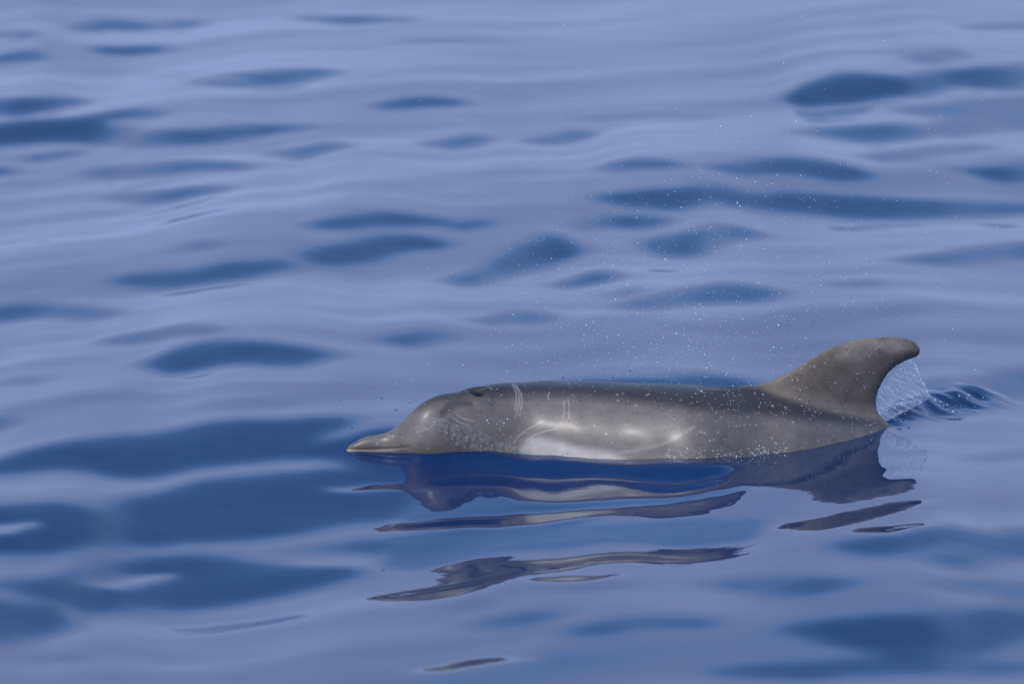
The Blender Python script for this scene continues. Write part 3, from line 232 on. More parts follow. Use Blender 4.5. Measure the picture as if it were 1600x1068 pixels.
(9.82,0,[(2.13,-4.00),(2.19,-3.96),(2.25,-3.92),(2.32,-3.87),(2.38,-3.84),(2.44,-3.79),(2.50,-3.76),(2.56,-3.75),(2.62,-3.77),(2.67,-3.82),(2.72,-3.86),(2.65,-3.90),(2.60,-3.89),(2.54,-3.90),(2.48,-3.93),(2.42,-3.97),(2.35,-4.01),(2.30,-4.02),(2.24,-4.03),(2.19,-4.02)]),
(4.71,0,[(1.80,-2.36),(1.84,-2.32),(1.87,-2.30),(1.91,-2.30),(1.94,-2.29),(1.97,-2.28),(2.00,-2.28),(2.04,-2.27),(2.07,-2.28),(2.10,-2.29),(2.13,-2.31),(2.10,-2.32),(2.06,-2.35),(2.03,-2.37),(1.99,-2.39),(1.96,-2.39),(1.93,-2.39),(1.90,-2.39),(1.87,-2.39),(1.83,-2.38)]),
(11.69,0,[(1.62,8.35),(1.67,8.42),(1.72,8.49),(1.76,8.57),(1.81,8.64),(1.86,8.71),(1.91,8.75),(1.95,8.79),(2.00,8.82),(2.04,8.84),(2.09,8.88),(2.04,8.78),(1.99,8.72),(1.94,8.67),(1.90,8.63),(1.85,8.58),(1.80,8.50),(1.75,8.41),(1.71,8.33),(1.66,8.29)]),
(4.21,0,[(1.36,-4.42),(1.41,-4.39),(1.45,-4.40),(1.50,-4.39),(1.55,-4.36),(1.60,-4.33),(1.65,-4.31),(1.70,-4.30),(1.74,-4.32),(1.78,-4.34),(1.83,-4.35),(1.78,-4.42),(1.73,-4.44),(1.68,-4.45),(1.63,-4.48),(1.58,-4.54),(1.53,-4.57),(1.48,-4.57),(1.44,-4.54),(1.40,-4.49)]),
(8.03,0,[(-2.14,-1.84),(-2.11,-1.78),(-2.07,-1.77),(-2.02,-1.77),(-1.98,-1.77),(-1.94,-1.76),(-1.90,-1.74),(-1.86,-1.72),(-1.82,-1.72),(-1.78,-1.74),(-1.74,-1.78),(-1.77,-1.80),(-1.81,-1.82),(-1.85,-1.85),(-1.89,-1.89),(-1.93,-1.92),(-1.97,-1.92),(-2.01,-1.90),(-2.06,-1.87),(-2.10,-1.85)]),
(11.66,0,[(4.00,8.25),(4.11,8.44),(4.22,8.57),(4.31,8.65),(4.40,8.70),(4.49,8.73),(4.58,8.77),(4.67,8.79),(4.76,8.83),(4.84,8.82),(4.92,8.74),(4.81,8.62),(4.70,8.44),(4.58,8.23),(4.48,8.12),(4.39,8.10),(4.32,8.13),(4.24,8.16),(4.16,8.18),(4.08,8.22)]),
(9.92,0,[(2.12,-3.66),(2.16,-3.62),(2.20,-3.59),(2.24,-3.57),(2.29,-3.54),(2.33,-3.53),(2.37,-3.51),(2.41,-3.52),(2.44,-3.53),(2.48,-3.55),(2.52,-3.56),(2.47,-3.61),(2.43,-3.61),(2.39,-3.61),(2.35,-3.63),(2.31,-3.67),(2.27,-3.70),(2.23,-3.71),(2.19,-3.70),(2.15,-3.69)]),
(5.18,0,[(2.27,-0.14),(2.33,-0.08),(2.38,-0.03),(2.44,0.03),(2.50,0.12),(2.56,0.23),(2.62,0.33),(2.68,0.40),(2.74,0.44),(2.79,0.44),(2.84,0.42),(2.78,0.36),(2.72,0.30),(2.66,0.20),(2.60,0.09),(2.53,-0.02),(2.47,-0.12),(2.41,-0.20),(2.36,-0.23),(2.31,-0.22)]),
(4.27,0,[(2.15,-4.18),(2.20,-4.12),(2.25,-4.06),(2.30,-4.01),(2.35,-3.98),(2.40,-3.96),(2.44,-3.95),(2.48,-3.97),(2.53,-3.98),(2.57,-4.00),(2.61,-4.02),(2.56,-4.05),(2.51,-4.07),(2.47,-4.06),(2.43,-4.05),(2.38,-4.06),(2.34,-4.07),(2.29,-4.11),(2.24,-4.15),(2.19,-4.17)]),
(10.49,0,[(-2.19,-1.04),(-2.17,-1.02),(-2.14,-1.02),(-2.11,-1.03),(-2.08,-1.03),(-2.05,-1.02),(-2.02,-1.00),(-2.00,-0.98),(-1.97,-0.97),(-1.94,-0.96),(-1.91,-0.98),(-1.93,-1.02),(-1.96,-1.05),(-1.98,-1.08),(-2.01,-1.11),(-2.04,-1.14),(-2.07,-1.13),(-2.10,-1.10),(-2.13,-1.07),(-2.16,-1.04)]),
(5.58,0,[(-3.09,3.17),(-3.03,3.29),(-2.96,3.35),(-2.89,3.35),(-2.80,3.27),(-2.71,3.13),(-2.63,3.07),(-2.54,3.00),(-2.47,2.99),(-2.39,2.95),(-2.31,2.91),(-2.38,2.81),(-2.44,2.76),(-2.52,2.74),(-2.60,2.78),(-2.67,2.83),(-2.76,2.91),(-2.84,2.99),(-2.92,3.04),(-3.01,3.11)]),
(9.61,0,[(-0.57,-4.61),(-0.53,-4.57),(-0.49,-4.57),(-0.45,-4.58),(-0.41,-4.57),(-0.37,-4.54),(-0.33,-4.51),(-0.29,-4.50),(-0.25,-4.52),(-0.21,-4.56),(-0.17,-4.62),(-0.21,-4.62),(-0.25,-4.61),(-0.29,-4.61),(-0.33,-4.64),(-0.37,-4.69),(-0.41,-4.71),(-0.45,-4.71),(-0.49,-4.68),(-0.53,-4.65)]),
(6.42,0,[(-1.83,11.90),(-1.78,11.95),(-1.73,12.02),(-1.68,12.09),(-1.62,12.13),(-1.57,12.14),(-1.51,12.06),(-1.45,11.97),(-1.40,11.86),(-1.34,11.78),(-1.28,11.75),(-1.33,11.63),(-1.39,11.64),(-1.44,11.72),(-1.50,11.84),(-1.56,11.94),(-1.62,11.96),(-1.67,11.93),(-1.72,11.90),(-1.77,11.88)]),
(7.25,0,[(-0.30,-4.88),(-0.26,-4.87),(-0.23,-4.85),(-0.19,-4.85),(-0.15,-4.84),(-0.12,-4.83),(-0.08,-4.83),(-0.05,-4.84),(-0.01,-4.86),(0.03,-4.89),(0.06,-4.92),(0.03,-4.95),(-0.01,-4.95),(-0.05,-4.94),(-0.08,-4.93),(-0.12,-4.94),(-0.15,-4.94),(-0.19,-4.94),(-0.22,-4.93),(-0.26,-4.91)]),
(9.48,0,[(-1.87,-5.35),(-1.82,-5.31),(-1.78,-5.27),(-1.73,-5.23),(-1.69,-5.20),(-1.64,-5.18),(-1.59,-5.17),(-1.54,-5.18),(-1.49,-5.18),(-1.43,-5.18),(-1.38,-5.18),(-1.43,-5.25),(-1.47,-5.29),(-1.52,-5.30),(-1.57,-5.30),(-1.62,-5.30),(-1.67,-5.31),(-1.72,-5.34),(-1.77,-5.36),(-1.82,-5.37)]),
(10.21,0,[(1.93,-2.44),(2.00,-2.41),(2.07,-2.39),(2.13,-2.38),(2.20,-2.36),(2.27,-2.30),(2.34,-2.27),(2.40,-2.24),(2.47,-2.23),(2.54,-2.22),(2.60,-2.22),(2.52,-2.32),(2.45,-2.39),(2.38,-2.42),(2.31,-2.45),(2.25,-2.47),(2.18,-2.49),(2.12,-2.49),(2.06,-2.48),(2.00,-2.45)]),
(5.96,0,[(2.06,5.96),(2.10,6.00),(2.14,6.03),(2.19,6.07),(2.23,6.12),(2.27,6.16),(2.32,6.17),(2.36,6.15),(2.40,6.13),(2.43,6.10),(2.47,6.06),(2.42,5.98),(2.38,5.94),(2.33,5.92),(2.30,5.95),(2.26,5.97),(2.22,5.95),(2.17,5.92),(2.13,5.92),(2.09,5.94)]),
(7.26,0,[(0.84,-4.88),(0.89,-4.83),(0.93,-4.80),(0.96,-4.78),(1.01,-4.74),(1.05,-4.71),(1.09,-4.69),(1.12,-4.68),(1.16,-4.68),(1.20,-4.70),(1.23,-4.75),(1.20,-4.76),(1.16,-4.79),(1.11,-4.83),(1.07,-4.85),(1.04,-4.87),(1.00,-4.88),(0.96,-4.89),(0.92,-4.89),(0.88,-4.88)]),
(11.53,0,[(-2.94,6.50),(-2.90,6.66),(-2.85,6.84),(-2.80,7.01),(-2.75,7.13),(-2.69,7.21),(-2.63,7.25),(-2.56,7.24),(-2.49,7.20),(-2.42,7.17),(-2.36,7.14),(-2.42,7.08),(-2.48,7.07),(-2.55,7.09),(-2.62,7.11),(-2.68,7.08),(-2.74,7.00),(-2.79,6.89),(-2.84,6.75),(-2.89,6.61)]),
(9.2,0,[(0.90,-6.08),(0.96,-6.04),(1.02,-5.96),(1.08,-5.90),(1.14,-5.86),(1.19,-5.87),(1.25,-5.89),(1.30,-5.92),(1.35,-5.96),(1.41,-6.00),(1.46,-6.04),(1.40,-6.10),(1.34,-6.11),(1.29,-6.07),(1.23,-6.05),(1.18,-6.03),(1.12,-6.02),(1.07,-6.04),(1.01,-6.06),(0.95,-6.08)]),
(4.13,0,[(-1.63,-4.88),(-1.60,-4.86),(-1.56,-4.86),(-1.53,-4.85),(-1.50,-4.83),(-1.46,-4.83),(-1.43,-4.81),(-1.39,-4.80),(-1.36,-4.79),(-1.32,-4.77),(-1.29,-4.74),(-1.32,-4.80),(-1.35,-4.84),(-1.39,-4.87),(-1.42,-4.88),(-1.46,-4.90),(-1.49,-4.91),(-1.52,-4.93),(-1.56,-4.94),(-1.59,-4.92)]),
(11.14,0,[(-4.03,3.21),(-3.98,3.38),(-3.91,3.45),(-3.83,3.47),(-3.75,3.50),(-3.67,3.52),(-3.59,3.55),(-3.52,3.62),(-3.45,3.70),(-3.37,3.72),(-3.28,3.69),(-3.35,3.63),(-3.43,3.57),(-3.49,3.44),(-3.56,3.32),(-3.63,3.25),(-3.71,3.23),(-3.79,3.21),(-3.87,3.22),(-3.95,3.22)]),
(9.41,0,[(4.39,9.05),(4.46,9.14),(4.51,9.21),(4.57,9.25),(4.63,9.29),(4.68,9.33),(4.74,9.37),(4.79,9.41),(4.84,9.41),(4.89,9.40),(4.93,9.34),(4.86,9.25),(4.80,9.18),(4.74,9.11),(4.68,9.00),(4.62,8.91),(4.57,8.93),(4.53,8.99),(4.49,9.06),(4.45,9.07)]),
(11.42,0,[(-4.41,5.71),(-4.37,5.84),(-4.32,5.91),(-4.27,5.98),(-4.21,6.05),(-4.17,6.15),(-4.12,6.25),(-4.05,6.25),(-3.98,6.19),(-3.90,6.09),(-3.82,6.00),(-3.88,5.96),(-3.94,5.93),(-4.00,5.88),(-4.05,5.81),(-4.09,5.68),(-4.14,5.57),(-4.19,5.50),(-4.25,5.48),(-4.33,5.56)]),
(9.49,0,[(0.19,-5.26),(0.23,-5.21),(0.28,-5.19),(0.33,-5.17),(0.38,-5.15),(0.43,-5.12),(0.47,-5.08),(0.52,-5.05),(0.57,-5.03),(0.62,-5.01),(0.67,-5.00),(0.62,-5.05),(0.57,-5.10),(0.52,-5.15),(0.47,-5.21),(0.42,-5.26),(0.37,-5.28),(0.33,-5.29),(0.28,-5.31),(0.23,-5.29)]),
(8.51,0,[(-3.34,1.05),(-3.31,1.10),(-3.29,1.14),(-3.27,1.17),(-3.24,1.20),(-3.21,1.23),(-3.19,1.27),(-3.17,1.30),(-3.14,1.33),(-3.11,1.34),(-3.08,1.34),(-3.10,1.30),(-3.13,1.26),(-3.15,1.23),(-3.18,1.18),(-3.20,1.13),(-3.23,1.10),(-3.25,1.09),(-3.28,1.08),(-3.31,1.07)]),
(5.54,0,[(-2.28,2.38),(-2.25,2.40),(-2.22,2.42),(-2.19,2.45),(-2.16,2.49),(-2.13,2.53),(-2.10,2.57),(-2.07,2.59),(-2.04,2.60),(-2.01,2.60),(-1.97,2.60),(-2.00,2.53),(-2.03,2.50),(-2.06,2.48),(-2.09,2.46),(-2.12,2.42),(-2.15,2.39),(-2.18,2.37),(-2.21,2.36),(-2.25,2.37)]),
(11.13,0,[(-3.40,3.27),(-3.34,3.34),(-3.28,3.43),(-3.23,3.55),(-3.18,3.68),(-3.12,3.78),(-3.06,3.84),(-2.98,3.81),(-2.89,3.64),(-2.80,3.48),(-2.72,3.38),(-2.79,3.33),(-2.86,3.40),(-2.95,3.55),(-3.03,3.59),(-3.09,3.54),(-3.15,3.46),(-3.20,3.37),(-3.26,3.29),(-3.33,3.25)]),
(9.52,0,[(-4.71,10.30),(-4.64,10.61),(-4.55,10.77),(-4.44,10.85),(-4.34,10.95),(-4.24,11.04),(-4.12,11.10),(-4.00,11.08),(-3.88,10.99),(-3.76,10.99),(-3.63,10.90),(-3.73,10.79),(-3.83,10.60),(-3.92,10.38),(-4.00,10.12),(-4.09,9.97),(-4.20,9.95),(-4.32,10.01),(-4.45,10.12),(-4.58,10.23)]),
(9.57,0,[(-1.59,10.97),(-1.49,11.00),(-1.39,10.93),(-1.29,10.89),(-1.19,10.99),(-1.10,11.26),(-1.01,11.55),(-0.92,11.67),(-0.81,11.68),(-0.71,11.64),(-0.61,11.67),(-0.71,11.45),(-0.81,11.40),(-0.91,11.33),(-1.00,11.15),(-1.09,10.82),(-1.18,10.57),(-1.27,10.51),(-1.38,10.62),(-1.48,10.81)]),
(9.32,0,[(-1.20,-5.78),(-1.17,-5.74),(-1.15,-5.72),(-1.12,-5.70),(-1.09,-5.68),(-1.07,-5.66),(-1.04,-5.63),(-1.01,-5.61),(-0.99,-5.59),(-0.96,-5.59),(-0.93,-5.60),(-0.96,-5.63),(-0.98,-5.66),(-1.01,-5.69),(-1.03,-5.72),(-1.06,-5.75),(-1.09,-5.76),(-1.11,-5.77),(-1.14,-5.77),(-1.17,-5.77)]),
(11.68,0,[(-3.06,8.38),(-2.99,8.48),(-2.92,8.56),(-2.85,8.64),(-2.78,8.76),(-2.71,8.88),(-2.65,9.01),(-2.57,9.06),(-2.49,9.03),(-2.40,8.98),(-2.32,8.97),(-2.39,8.86),(-2.47,8.84),(-2.55,8.84),(-2.62,8.76),(-2.69,8.62),(-2.76,8.51),(-2.83,8.42),(-2.91,8.40),(-2.98,8.38)]),
(3.69,0,[(0.96,-6.03),(0.98,-6.00),(1.00,-5.98),(1.02,-5.97),(1.04,-5.96),(1.06,-5.94),(1.08,-5.93),(1.10,-5.92),(1.11,-5.93),(1.13,-5.94),(1.15,-5.95),(1.13,-5.96),(1.11,-5.96),(1.09,-5.98),(1.07,-5.99),(1.05,-6.01),(1.03,-6.03),(1.01,-6.04),(0.99,-6.04),(0.97,-6.04)]),
(5,0,[(-2.12,-1.01),(-2.10,-0.99),(-2.07,-0.99),(-2.05,-0.99),(-2.03,-0.98),(-2.00,-0.97),(-1.98,-0.96),(-1.96,-0.95),(-1.94,-0.93),(-1.92,-0.93),(-1.89,-0.93),(-1.91,-0.95),(-1.93,-0.98),(-1.95,-1.01),(-1.97,-1.04),(-2.00,-1.05),(-2.02,-1.06),(-2.04,-1.06),(-2.06,-1.06),(-2.09,-1.05)]),
(9.96,0,[(2.36,-3.50),(2.39,-3.49),(2.42,-3.48),(2.45,-3.47),(2.48,-3.44),(2.51,-3.41),(2.54,-3.38),(2.57,-3.37),(2.60,-3.37),(2.62,-3.39),(2.64,-3.41),(2.61,-3.44),(2.58,-3.46),(2.55,-3.47),(2.52,-3.48),(2.49,-3.50),(2.46,-3.52),(2.44,-3.53),(2.41,-3.53),(2.39,-3.52)]),
(7.94,0,[(-2.88,-2.33),(-2.81,-2.30),(-2.75,-2.24),(-2.69,-2.17),(-2.63,-2.11),(-2.56,-2.08),(-2.50,-2.06),(-2.43,-2.06),(-2.35,-2.08),(-2.28,-2.10),(-2.21,-2.13),(-2.27,-2.23),(-2.33,-2.26),(-2.40,-2.25),(-2.47,-2.26),(-2.54,-2.27),(-2.61,-2.29),(-2.67,-2.31),(-2.74,-2.33),(-2.81,-2.34)]),
(10.68,0,[(1.76,0.16),(1.81,0.17),(1.87,0.15),(1.92,0.14),(1.97,0.13),(2.03,0.13),(2.08,0.12),(2.13,0.11),(2.18,0.09),(2.23,0.06),(2.28,0.02),(2.23,0.01),(2.17,0.01),(2.12,0.01),(2.07,0.01),(2.02,0.03),(1.96,0.02),(1.91,0.03),(1.86,0.05),(1.81,0.09)]),
(5.1,0,[(2.21,-0.61),(2.30,-0.52),(2.39,-0.39),(2.48,-0.25),(2.57,-0.13),(2.67,-0.02),(2.75,0.05),(2.83,0.09),(2.92,0.10),(2.99,0.10),(3.06,0.01),(2.98,-0.02),(2.88,-0.12),(2.79,-0.23),(2.70,-0.33),(2.61,-0.42),(2.52,-0.51),(2.44,-0.57),(2.36,-0.63),(2.28,-0.65)]),
(4.34,0,[(-1.82,-4.08),(-1.77,-4.08),(-1.72,-4.07),(-1.67,-4.05),(-1.62,-4.00),(-1.58,-3.94),(-1.53,-3.90),(-1.48,-3.90),(-1.43,-3.93),(-1.37,-3.94),(-1.32,-3.92),(-1.36,-4.06),(-1.41,-4.10),(-1.46,-4.11),(-1.51,-4.13),(-1.56,-4.18),(-1.60,-4.21),(-1.66,-4.20),(-1.71,-4.16),(-1.76,-4.12)]),
(8.19,0,[(1.97,-0.99),(2.03,-0.96),(2.09,-0.93),(2.14,-0.90),(2.20,-0.89),(2.25,-0.89),(2.31,-0.87),(2.36,-0.87),(2.42,-0.84),(2.48,-0.81),(2.53,-0.77),(2.46,-0.91),(2.40,-0.99),(2.34,-1.02),(2.29,-1.02),(2.24,-1.02),(2.18,-1.01),(2.13,-1.01),(2.08,-1.02),(2.03,-1.01)]),
(8.84,0,[(2.25,2.96),(2.34,3.07),(2.43,3.14),(2.52,3.19),(2.61,3.29),(2.71,3.45),(2.80,3.56),(2.90,3.64),(2.98,3.66),(3.06,3.61),(3.13,3.53),(3.04,3.50),(2.96,3.48),(2.87,3.42),(2.77,3.28),(2.67,3.13),(2.58,3.02),(2.50,3.01),(2.42,3.02),(2.33,3.01)]),
(4.39,0,[(2.22,-3.79),(2.29,-3.77),(2.36,-3.75),(2.43,-3.71),(2.50,-3.66),(2.58,-3.61),(2.65,-3.57),(2.72,-3.54),(2.79,-3.55),(2.85,-3.59),(2.90,-3.64),(2.83,-3.70),(2.76,-3.73),(2.68,-3.77),(2.62,-3.78),(2.55,-3.79),(2.48,-3.81),(2.41,-3.84),(2.34,-3.84),(2.28,-3.82)]),
(8.62,0,[(1.89,1.58),(1.94,1.54),(2.00,1.50),(2.06,1.50),(2.12,1.56),(2.19,1.61),(2.25,1.66),(2.31,1.69),(2.38,1.69),(2.43,1.66),(2.49,1.64),(2.42,1.55),(2.36,1.51),(2.29,1.47),(2.23,1.44),(2.17,1.42),(2.11,1.38),(2.04,1.35),(1.99,1.39),(1.94,1.47)]),
(10.79,0,[(2.34,0.44),(2.42,0.50),(2.51,0.57),(2.61,0.68),(2.71,0.83),(2.81,0.99),(2.91,1.10),(3.00,1.16),(3.08,1.16),(3.16,1.10),(3.23,1.03),(3.14,1.00),(3.06,0.98),(2.97,0.92),(2.87,0.83),(2.77,0.71),(2.67,0.57),(2.58,0.46),(2.49,0.40),(2.41,0.41)]),
(11.93,0,[(-0.02,12.06),(0.04,12.12),(0.11,12.16),(0.18,12.22),(0.25,12.33),(0.32,12.51),(0.39,12.68),(0.46,12.78),(0.53,12.79),(0.59,12.76),(0.66,12.70),(0.59,12.63),(0.52,12.59),(0.45,12.52),(0.38,12.37),(0.31,12.19),(0.25,12.05),(0.18,12.00),(0.11,11.99),(0.04,12.02)]),
(9.92,0,[(-1.80,-3.74),(-1.77,-3.73),(-1.73,-3.73),(-1.69,-3.74),(-1.66,-3.76),(-1.62,-3.77),(-1.58,-3.77),(-1.55,-3.77),(-1.51,-3.76),(-1.48,-3.75),(-1.44,-3.75),(-1.48,-3.79),(-1.51,-3.81),(-1.54,-3.84),(-1.57,-3.86),(-1.61,-3.86),(-1.65,-3.84),(-1.69,-3.81),(-1.73,-3.78),(-1.76,-3.76)]),
(9.73,0,[(2.06,-4.37),(2.11,-4.33),(2.17,-4.27),(2.23,-4.20),(2.29,-4.13),(2.35,-4.08),(2.41,-4.05),(2.46,-4.05),(2.50,-4.07),(2.55,-4.11),(2.59,-4.16),(2.54,-4.17),(2.49,-4.17),(2.44,-4.16),(2.39,-4.17),(2.33,-4.19),(2.28,-4.23),(2.22,-4.29),(2.16,-4.34),(2.11,-4.36)]),
(3.79,0,[(-1.57,-5.89),(-1.53,-5.84),(-1.48,-5.82),(-1.43,-5.82),(-1.38,-5.82),(-1.34,-5.80),(-1.29,-5.78),(-1.24,-5.75),(-1.19,-5.72),(-1.15,-5.71),(-1.09,-5.71),(-1.14,-5.75),(-1.19,-5.81),(-1.23,-5.88),(-1.28,-5.93),(-1.32,-5.95),(-1.37,-5.95),(-1.42,-5.95),(-1.47,-5.93),(-1.52,-5.91)]),
(4.09,0,[(-1.64,-5.05),(-1.59,-4.98),(-1.53,-4.95),(-1.48,-4.92),(-1.43,-4.89),(-1.38,-4.84),(-1.32,-4.79),(-1.27,-4.74),(-1.22,-4.68),(-1.16,-4.67),(-1.10,-4.66),(-1.16,-4.75),(-1.21,-4.81),(-1.26,-4.89),(-1.31,-4.96),(-1.36,-5.01),(-1.41,-5.08),(-1.46,-5.12),(-1.52,-5.15),(-1.57,-5.12)]),
(11.54,0,[(2.50,6.73),(2.55,6.77),(2.61,6.81),(2.66,6.86),(2.72,6.94),(2.78,7.02),(2.84,7.06),(2.89,7.07),(2.94,7.06),(2.99,7.03),(3.04,7.01),(2.98,6.94),(2.93,6.94),(2.88,6.93),(2.82,6.90),(2.77,6.84),(2.71,6.77),(2.65,6.72),(2.60,6.70),(2.55,6.70)]),
(3.89,0,[(1.50,-5.59),(1.53,-5.57),(1.55,-5.57),(1.58,-5.56),(1.60,-5.55),(1.63,-5.54),(1.66,-5.52),(1.69,-5.52),(1.71,-5.51),(1.74,-5.52),(1.76,-5.54),(1.73,-5.57),(1.70,-5.59),(1.68,-5.61),(1.65,-5.62),(1.62,-5.64),(1.60,-5.64),(1.57,-5.63),(1.55,-5.62),(1.52,-5.60)]),
(4.57,0,[(-1.82,-3.09),(-1.78,-3.10),(-1.74,-3.11),(-1.69,-3.14),(-1.65,-3.15),(-1.61,-3.14),(-1.58,-3.12),(-1.54,-3.10),(-1.50,-3.09),(-1.46,-3.09),(-1.42,-3.09),(-1.46,-3.16),(-1.49,-3.21),(-1.53,-3.25),(-1.56,-3.28),(-1.60,-3.31),(-1.64,-3.30),(-1.68,-3.26),(-1.73,-3.20),(-1.77,-3.14)]),
(11.5,0,[(2.88,6.35),(2.94,6.42),(3.00,6.49),(3.06,6.56),(3.13,6.63),(3.19,6.69),(3.25,6.73),(3.30,6.75),(3.36,6.74),(3.41,6.75),(3.47,6.75),(3.40,6.67),(3.34,6.63),(3.29,6.62),(3.23,6.59),(3.17,6.53),(3.11,6.46),(3.05,6.41),(2.99,6.37),(2.93,6.34)]),
(6.25,0,[(4.30,9.52),(4.36,9.62),(4.41,9.71),(4.46,9.77),(4.51,9.82),(4.55,9.83),(4.60,9.84),(4.64,9.83),(4.67,9.80),(4.71,9.78),(4.75,9.77),(4.70,9.67),(4.64,9.60),(4.60,9.57),(4.56,9.58),(4.51,9.57),(4.47,9.54),(4.42,9.47),(4.37,9.43),(4.33,9.43)]),
(4.13,0,[(2.17,-4.65),(2.23,-4.54),(2.27,-4.47),(2.32,-4.42),(2.37,-4.40),(2.41,-4.40),(2.44,-4.41),(2.48,-4.43),(2.52,-4.46),(2.55,-4.50),(2.58,-4.53),(2.54,-4.54),(2.50,-4.53),(2.47,-4.51),(2.43,-4.51),(2.39,-4.51),(2.35,-4.53),(2.30,-4.56),(2.26,-4.59),(2.21,-4.63)]),
(6.34,0,[(4.12,10.48),(4.25,10.61),(4.37,10.74),(4.50,10.89),(4.65,11.14),(4.79,11.34),(4.94,11.60),(5.06,11.66),(5.16,11.59),(5.24,11.39),(5.31,11.17),(5.16,10.92),(5.02,10.73),(4.88,10.56),(4.77,10.50),(4.64,10.38),(4.52,10.30),(4.40,10.16),(4.29,10.19),(4.21,10.35)]),
(11.81,0,[(2.30,10.29),(2.38,10.40),(2.46,10.43),(2.53,10.46),(2.61,10.46),(2.68,10.49),(2.76,10.51),(2.83,10.52),(2.91,10.56),(2.99,10.57),(3.06,10.56),(2.98,10.52),(2.90,10.46),(2.82,10.40),(2.75,10.35),(2.67,10.29),(2.59,10.27),(2.52,10.29),(2.45,10.30),(2.37,10.30)]),
(7.33,0,[(-1.79,-4.87),(-1.74,-4.83),(-1.69,-4.82),(-1.64,-4.80),(-1.58,-4.80),(-1.53,-4.80),(-1.48,-4.80),(-1.43,-4.79),(-1.38,-4.77),(-1.33,-4.72),(-1.28,-4.68),(-1.32,-4.78),(-1.37,-4.85),(-1.42,-4.91),(-1.47,-4.94),(-1.52,-4.95),(-1.57,-4.93),(-1.63,-4.91),(-1.68,-4.89),(-1.73,-4.88)]),
(9.56,0,[(2.01,-4.92),(2.04,-4.89),(2.06,-4.87),(2.08,-4.86),(2.10,-4.83),(2.12,-4.80),(2.15,-4.77),(2.17,-4.75),(2.19,-4.74),(2.21,-4.73),(2.23,-4.73),(2.21,-4.76),(2.19,-4.79),(2.16,-4.81),(2.14,-4.85),(2.11,-4.88),(2.09,-4.91),(2.07,-4.93),(2.05,-4.93),(2.03,-4.93)]),
(8.99,0,[(-3.20,4.42),(-3.15,4.51),(-3.11,4.58),(-3.06,4.66),(-3.01,4.74),(-2.97,4.84),(-2.92,4.92),(-2.87,4.97),(-2.81,4.97),(-2.75,4.93),(-2.69,4.87),(-2.75,4.86),(-2.80,4.87),(-2.86,4.85),(-2.91,4.79),(-2.95,4.70),(-3.00,4.60),(-3.04,4.53),(-3.09,4.48),(-3.14,4.44)]),
(7.58,0,[(1.81,-3.87),(1.87,-3.81),(1.93,-3.76),(1.99,-3.71),(2.05,-3.64),(2.11,-3.59),(2.16,-3.56),(2.22,-3.56),(2.27,-3.58),(2.32,-3.61),(2.37,-3.63),(2.31,-3.68),(2.25,-3.71),(2.20,-3.73),(2.14,-3.74),(2.08,-3.77),(2.02,-3.83),(1.96,-3.88),(1.91,-3.91),(1.86,-3.90)]),
(6.24,0,[(-5.18,9.19),(-5.09,9.28),(-5.00,9.38),(-4.91,9.52),(-4.84,9.74),(-4.76,9.94),(-4.68,10.15),(-4.58,10.23),(-4.46,10.18),(-4.33,10.02),(-4.19,9.85),(-4.27,9.61),(-4.36,9.45),(-4.44,9.32),(-4.54,9.27),(-4.64,9.21),(-4.74,9.13),(-4.83,9.01),(-4.93,9.01),(-5.06,9.12)]),
(3.82,0,[(-0.74,-5.64),(-0.72,-5.60),(-0.69,-5.59),(-0.67,-5.57),(-0.65,-5.56),(-0.62,-5.54),(-0.60,-5.53),(-0.58,-5.51),(-0.56,-5.50),(-0.53,-5.50),(-0.51,-5.51),(-0.53,-5.53),(-0.55,-5.55),(-0.58,-5.58),(-0.60,-5.61),(-0.62,-5.65),(-0.64,-5.67),(-0.67,-5.66),(-0.69,-5.66),(-0.71,-5.65)]),
(7.2,0,[(0.11,-5.27),(0.17,-5.24),(0.23,-5.20),(0.29,-5.16),(0.35,-5.11),(0.41,-5.08),(0.47,-5.05),(0.53,-5.01),(0.59,-5.01),(0.65,-4.99),(0.71,-4.98),(0.64,-5.08),(0.58,-5.15),(0.52,-5.18),(0.46,-5.21),(0.40,-5.23),(0.34,-5.26),(0.28,-5.30),(0.23,-5.32),(0.17,-5.30)]),
(11.69,0,[(-0.09,8.73),(-0.02,8.86),(0.05,8.92),(0.13,8.95),(0.20,8.99),(0.27,9.04),(0.34,9.11),(0.42,9.17),(0.49,9.21),(0.57,9.22),(0.64,9.15),(0.56,9.11),(0.49,9.01),(0.41,8.90),(0.34,8.82),(0.27,8.78),(0.20,8.76),(0.12,8.76),(0.05,8.78),(-0.02,8.77)]),
(9.31,0,[(0.19,-5.80),(0.21,-5.78),(0.23,-5.76),(0.24,-5.75),(0.26,-5.73),(0.28,-5.72),(0.30,-5.71),(0.32,-5.70),(0.33,-5.70),(0.35,-5.69),(0.37,-5.69),(0.35,-5.71),(0.33,-5.72),(0.31,-5.74),(0.30,-5.75),(0.28,-5.76),(0.26,-5.78),(0.24,-5.80),(0.22,-5.81),(0.21,-5.81)]),
(4.48,0,[(-1.68,-3.58),(-1.65,-3.57),(-1.62,-3.57),(-1.59,-3.57),(-1.56,-3.57),(-1.53,-3.55),(-1.50,-3.53),(-1.47,-3.50),(-1.45,-3.48),(-1.42,-3.46),(-1.39,-3.46),(-1.41,-3.52),(-1.44,-3.56),(-1.46,-3.61),(-1.49,-3.66),(-1.52,-3.69),(-1.54,-3.70),(-1.58,-3.67),(-1.61,-3.63),(-1.64,-3.60)]),
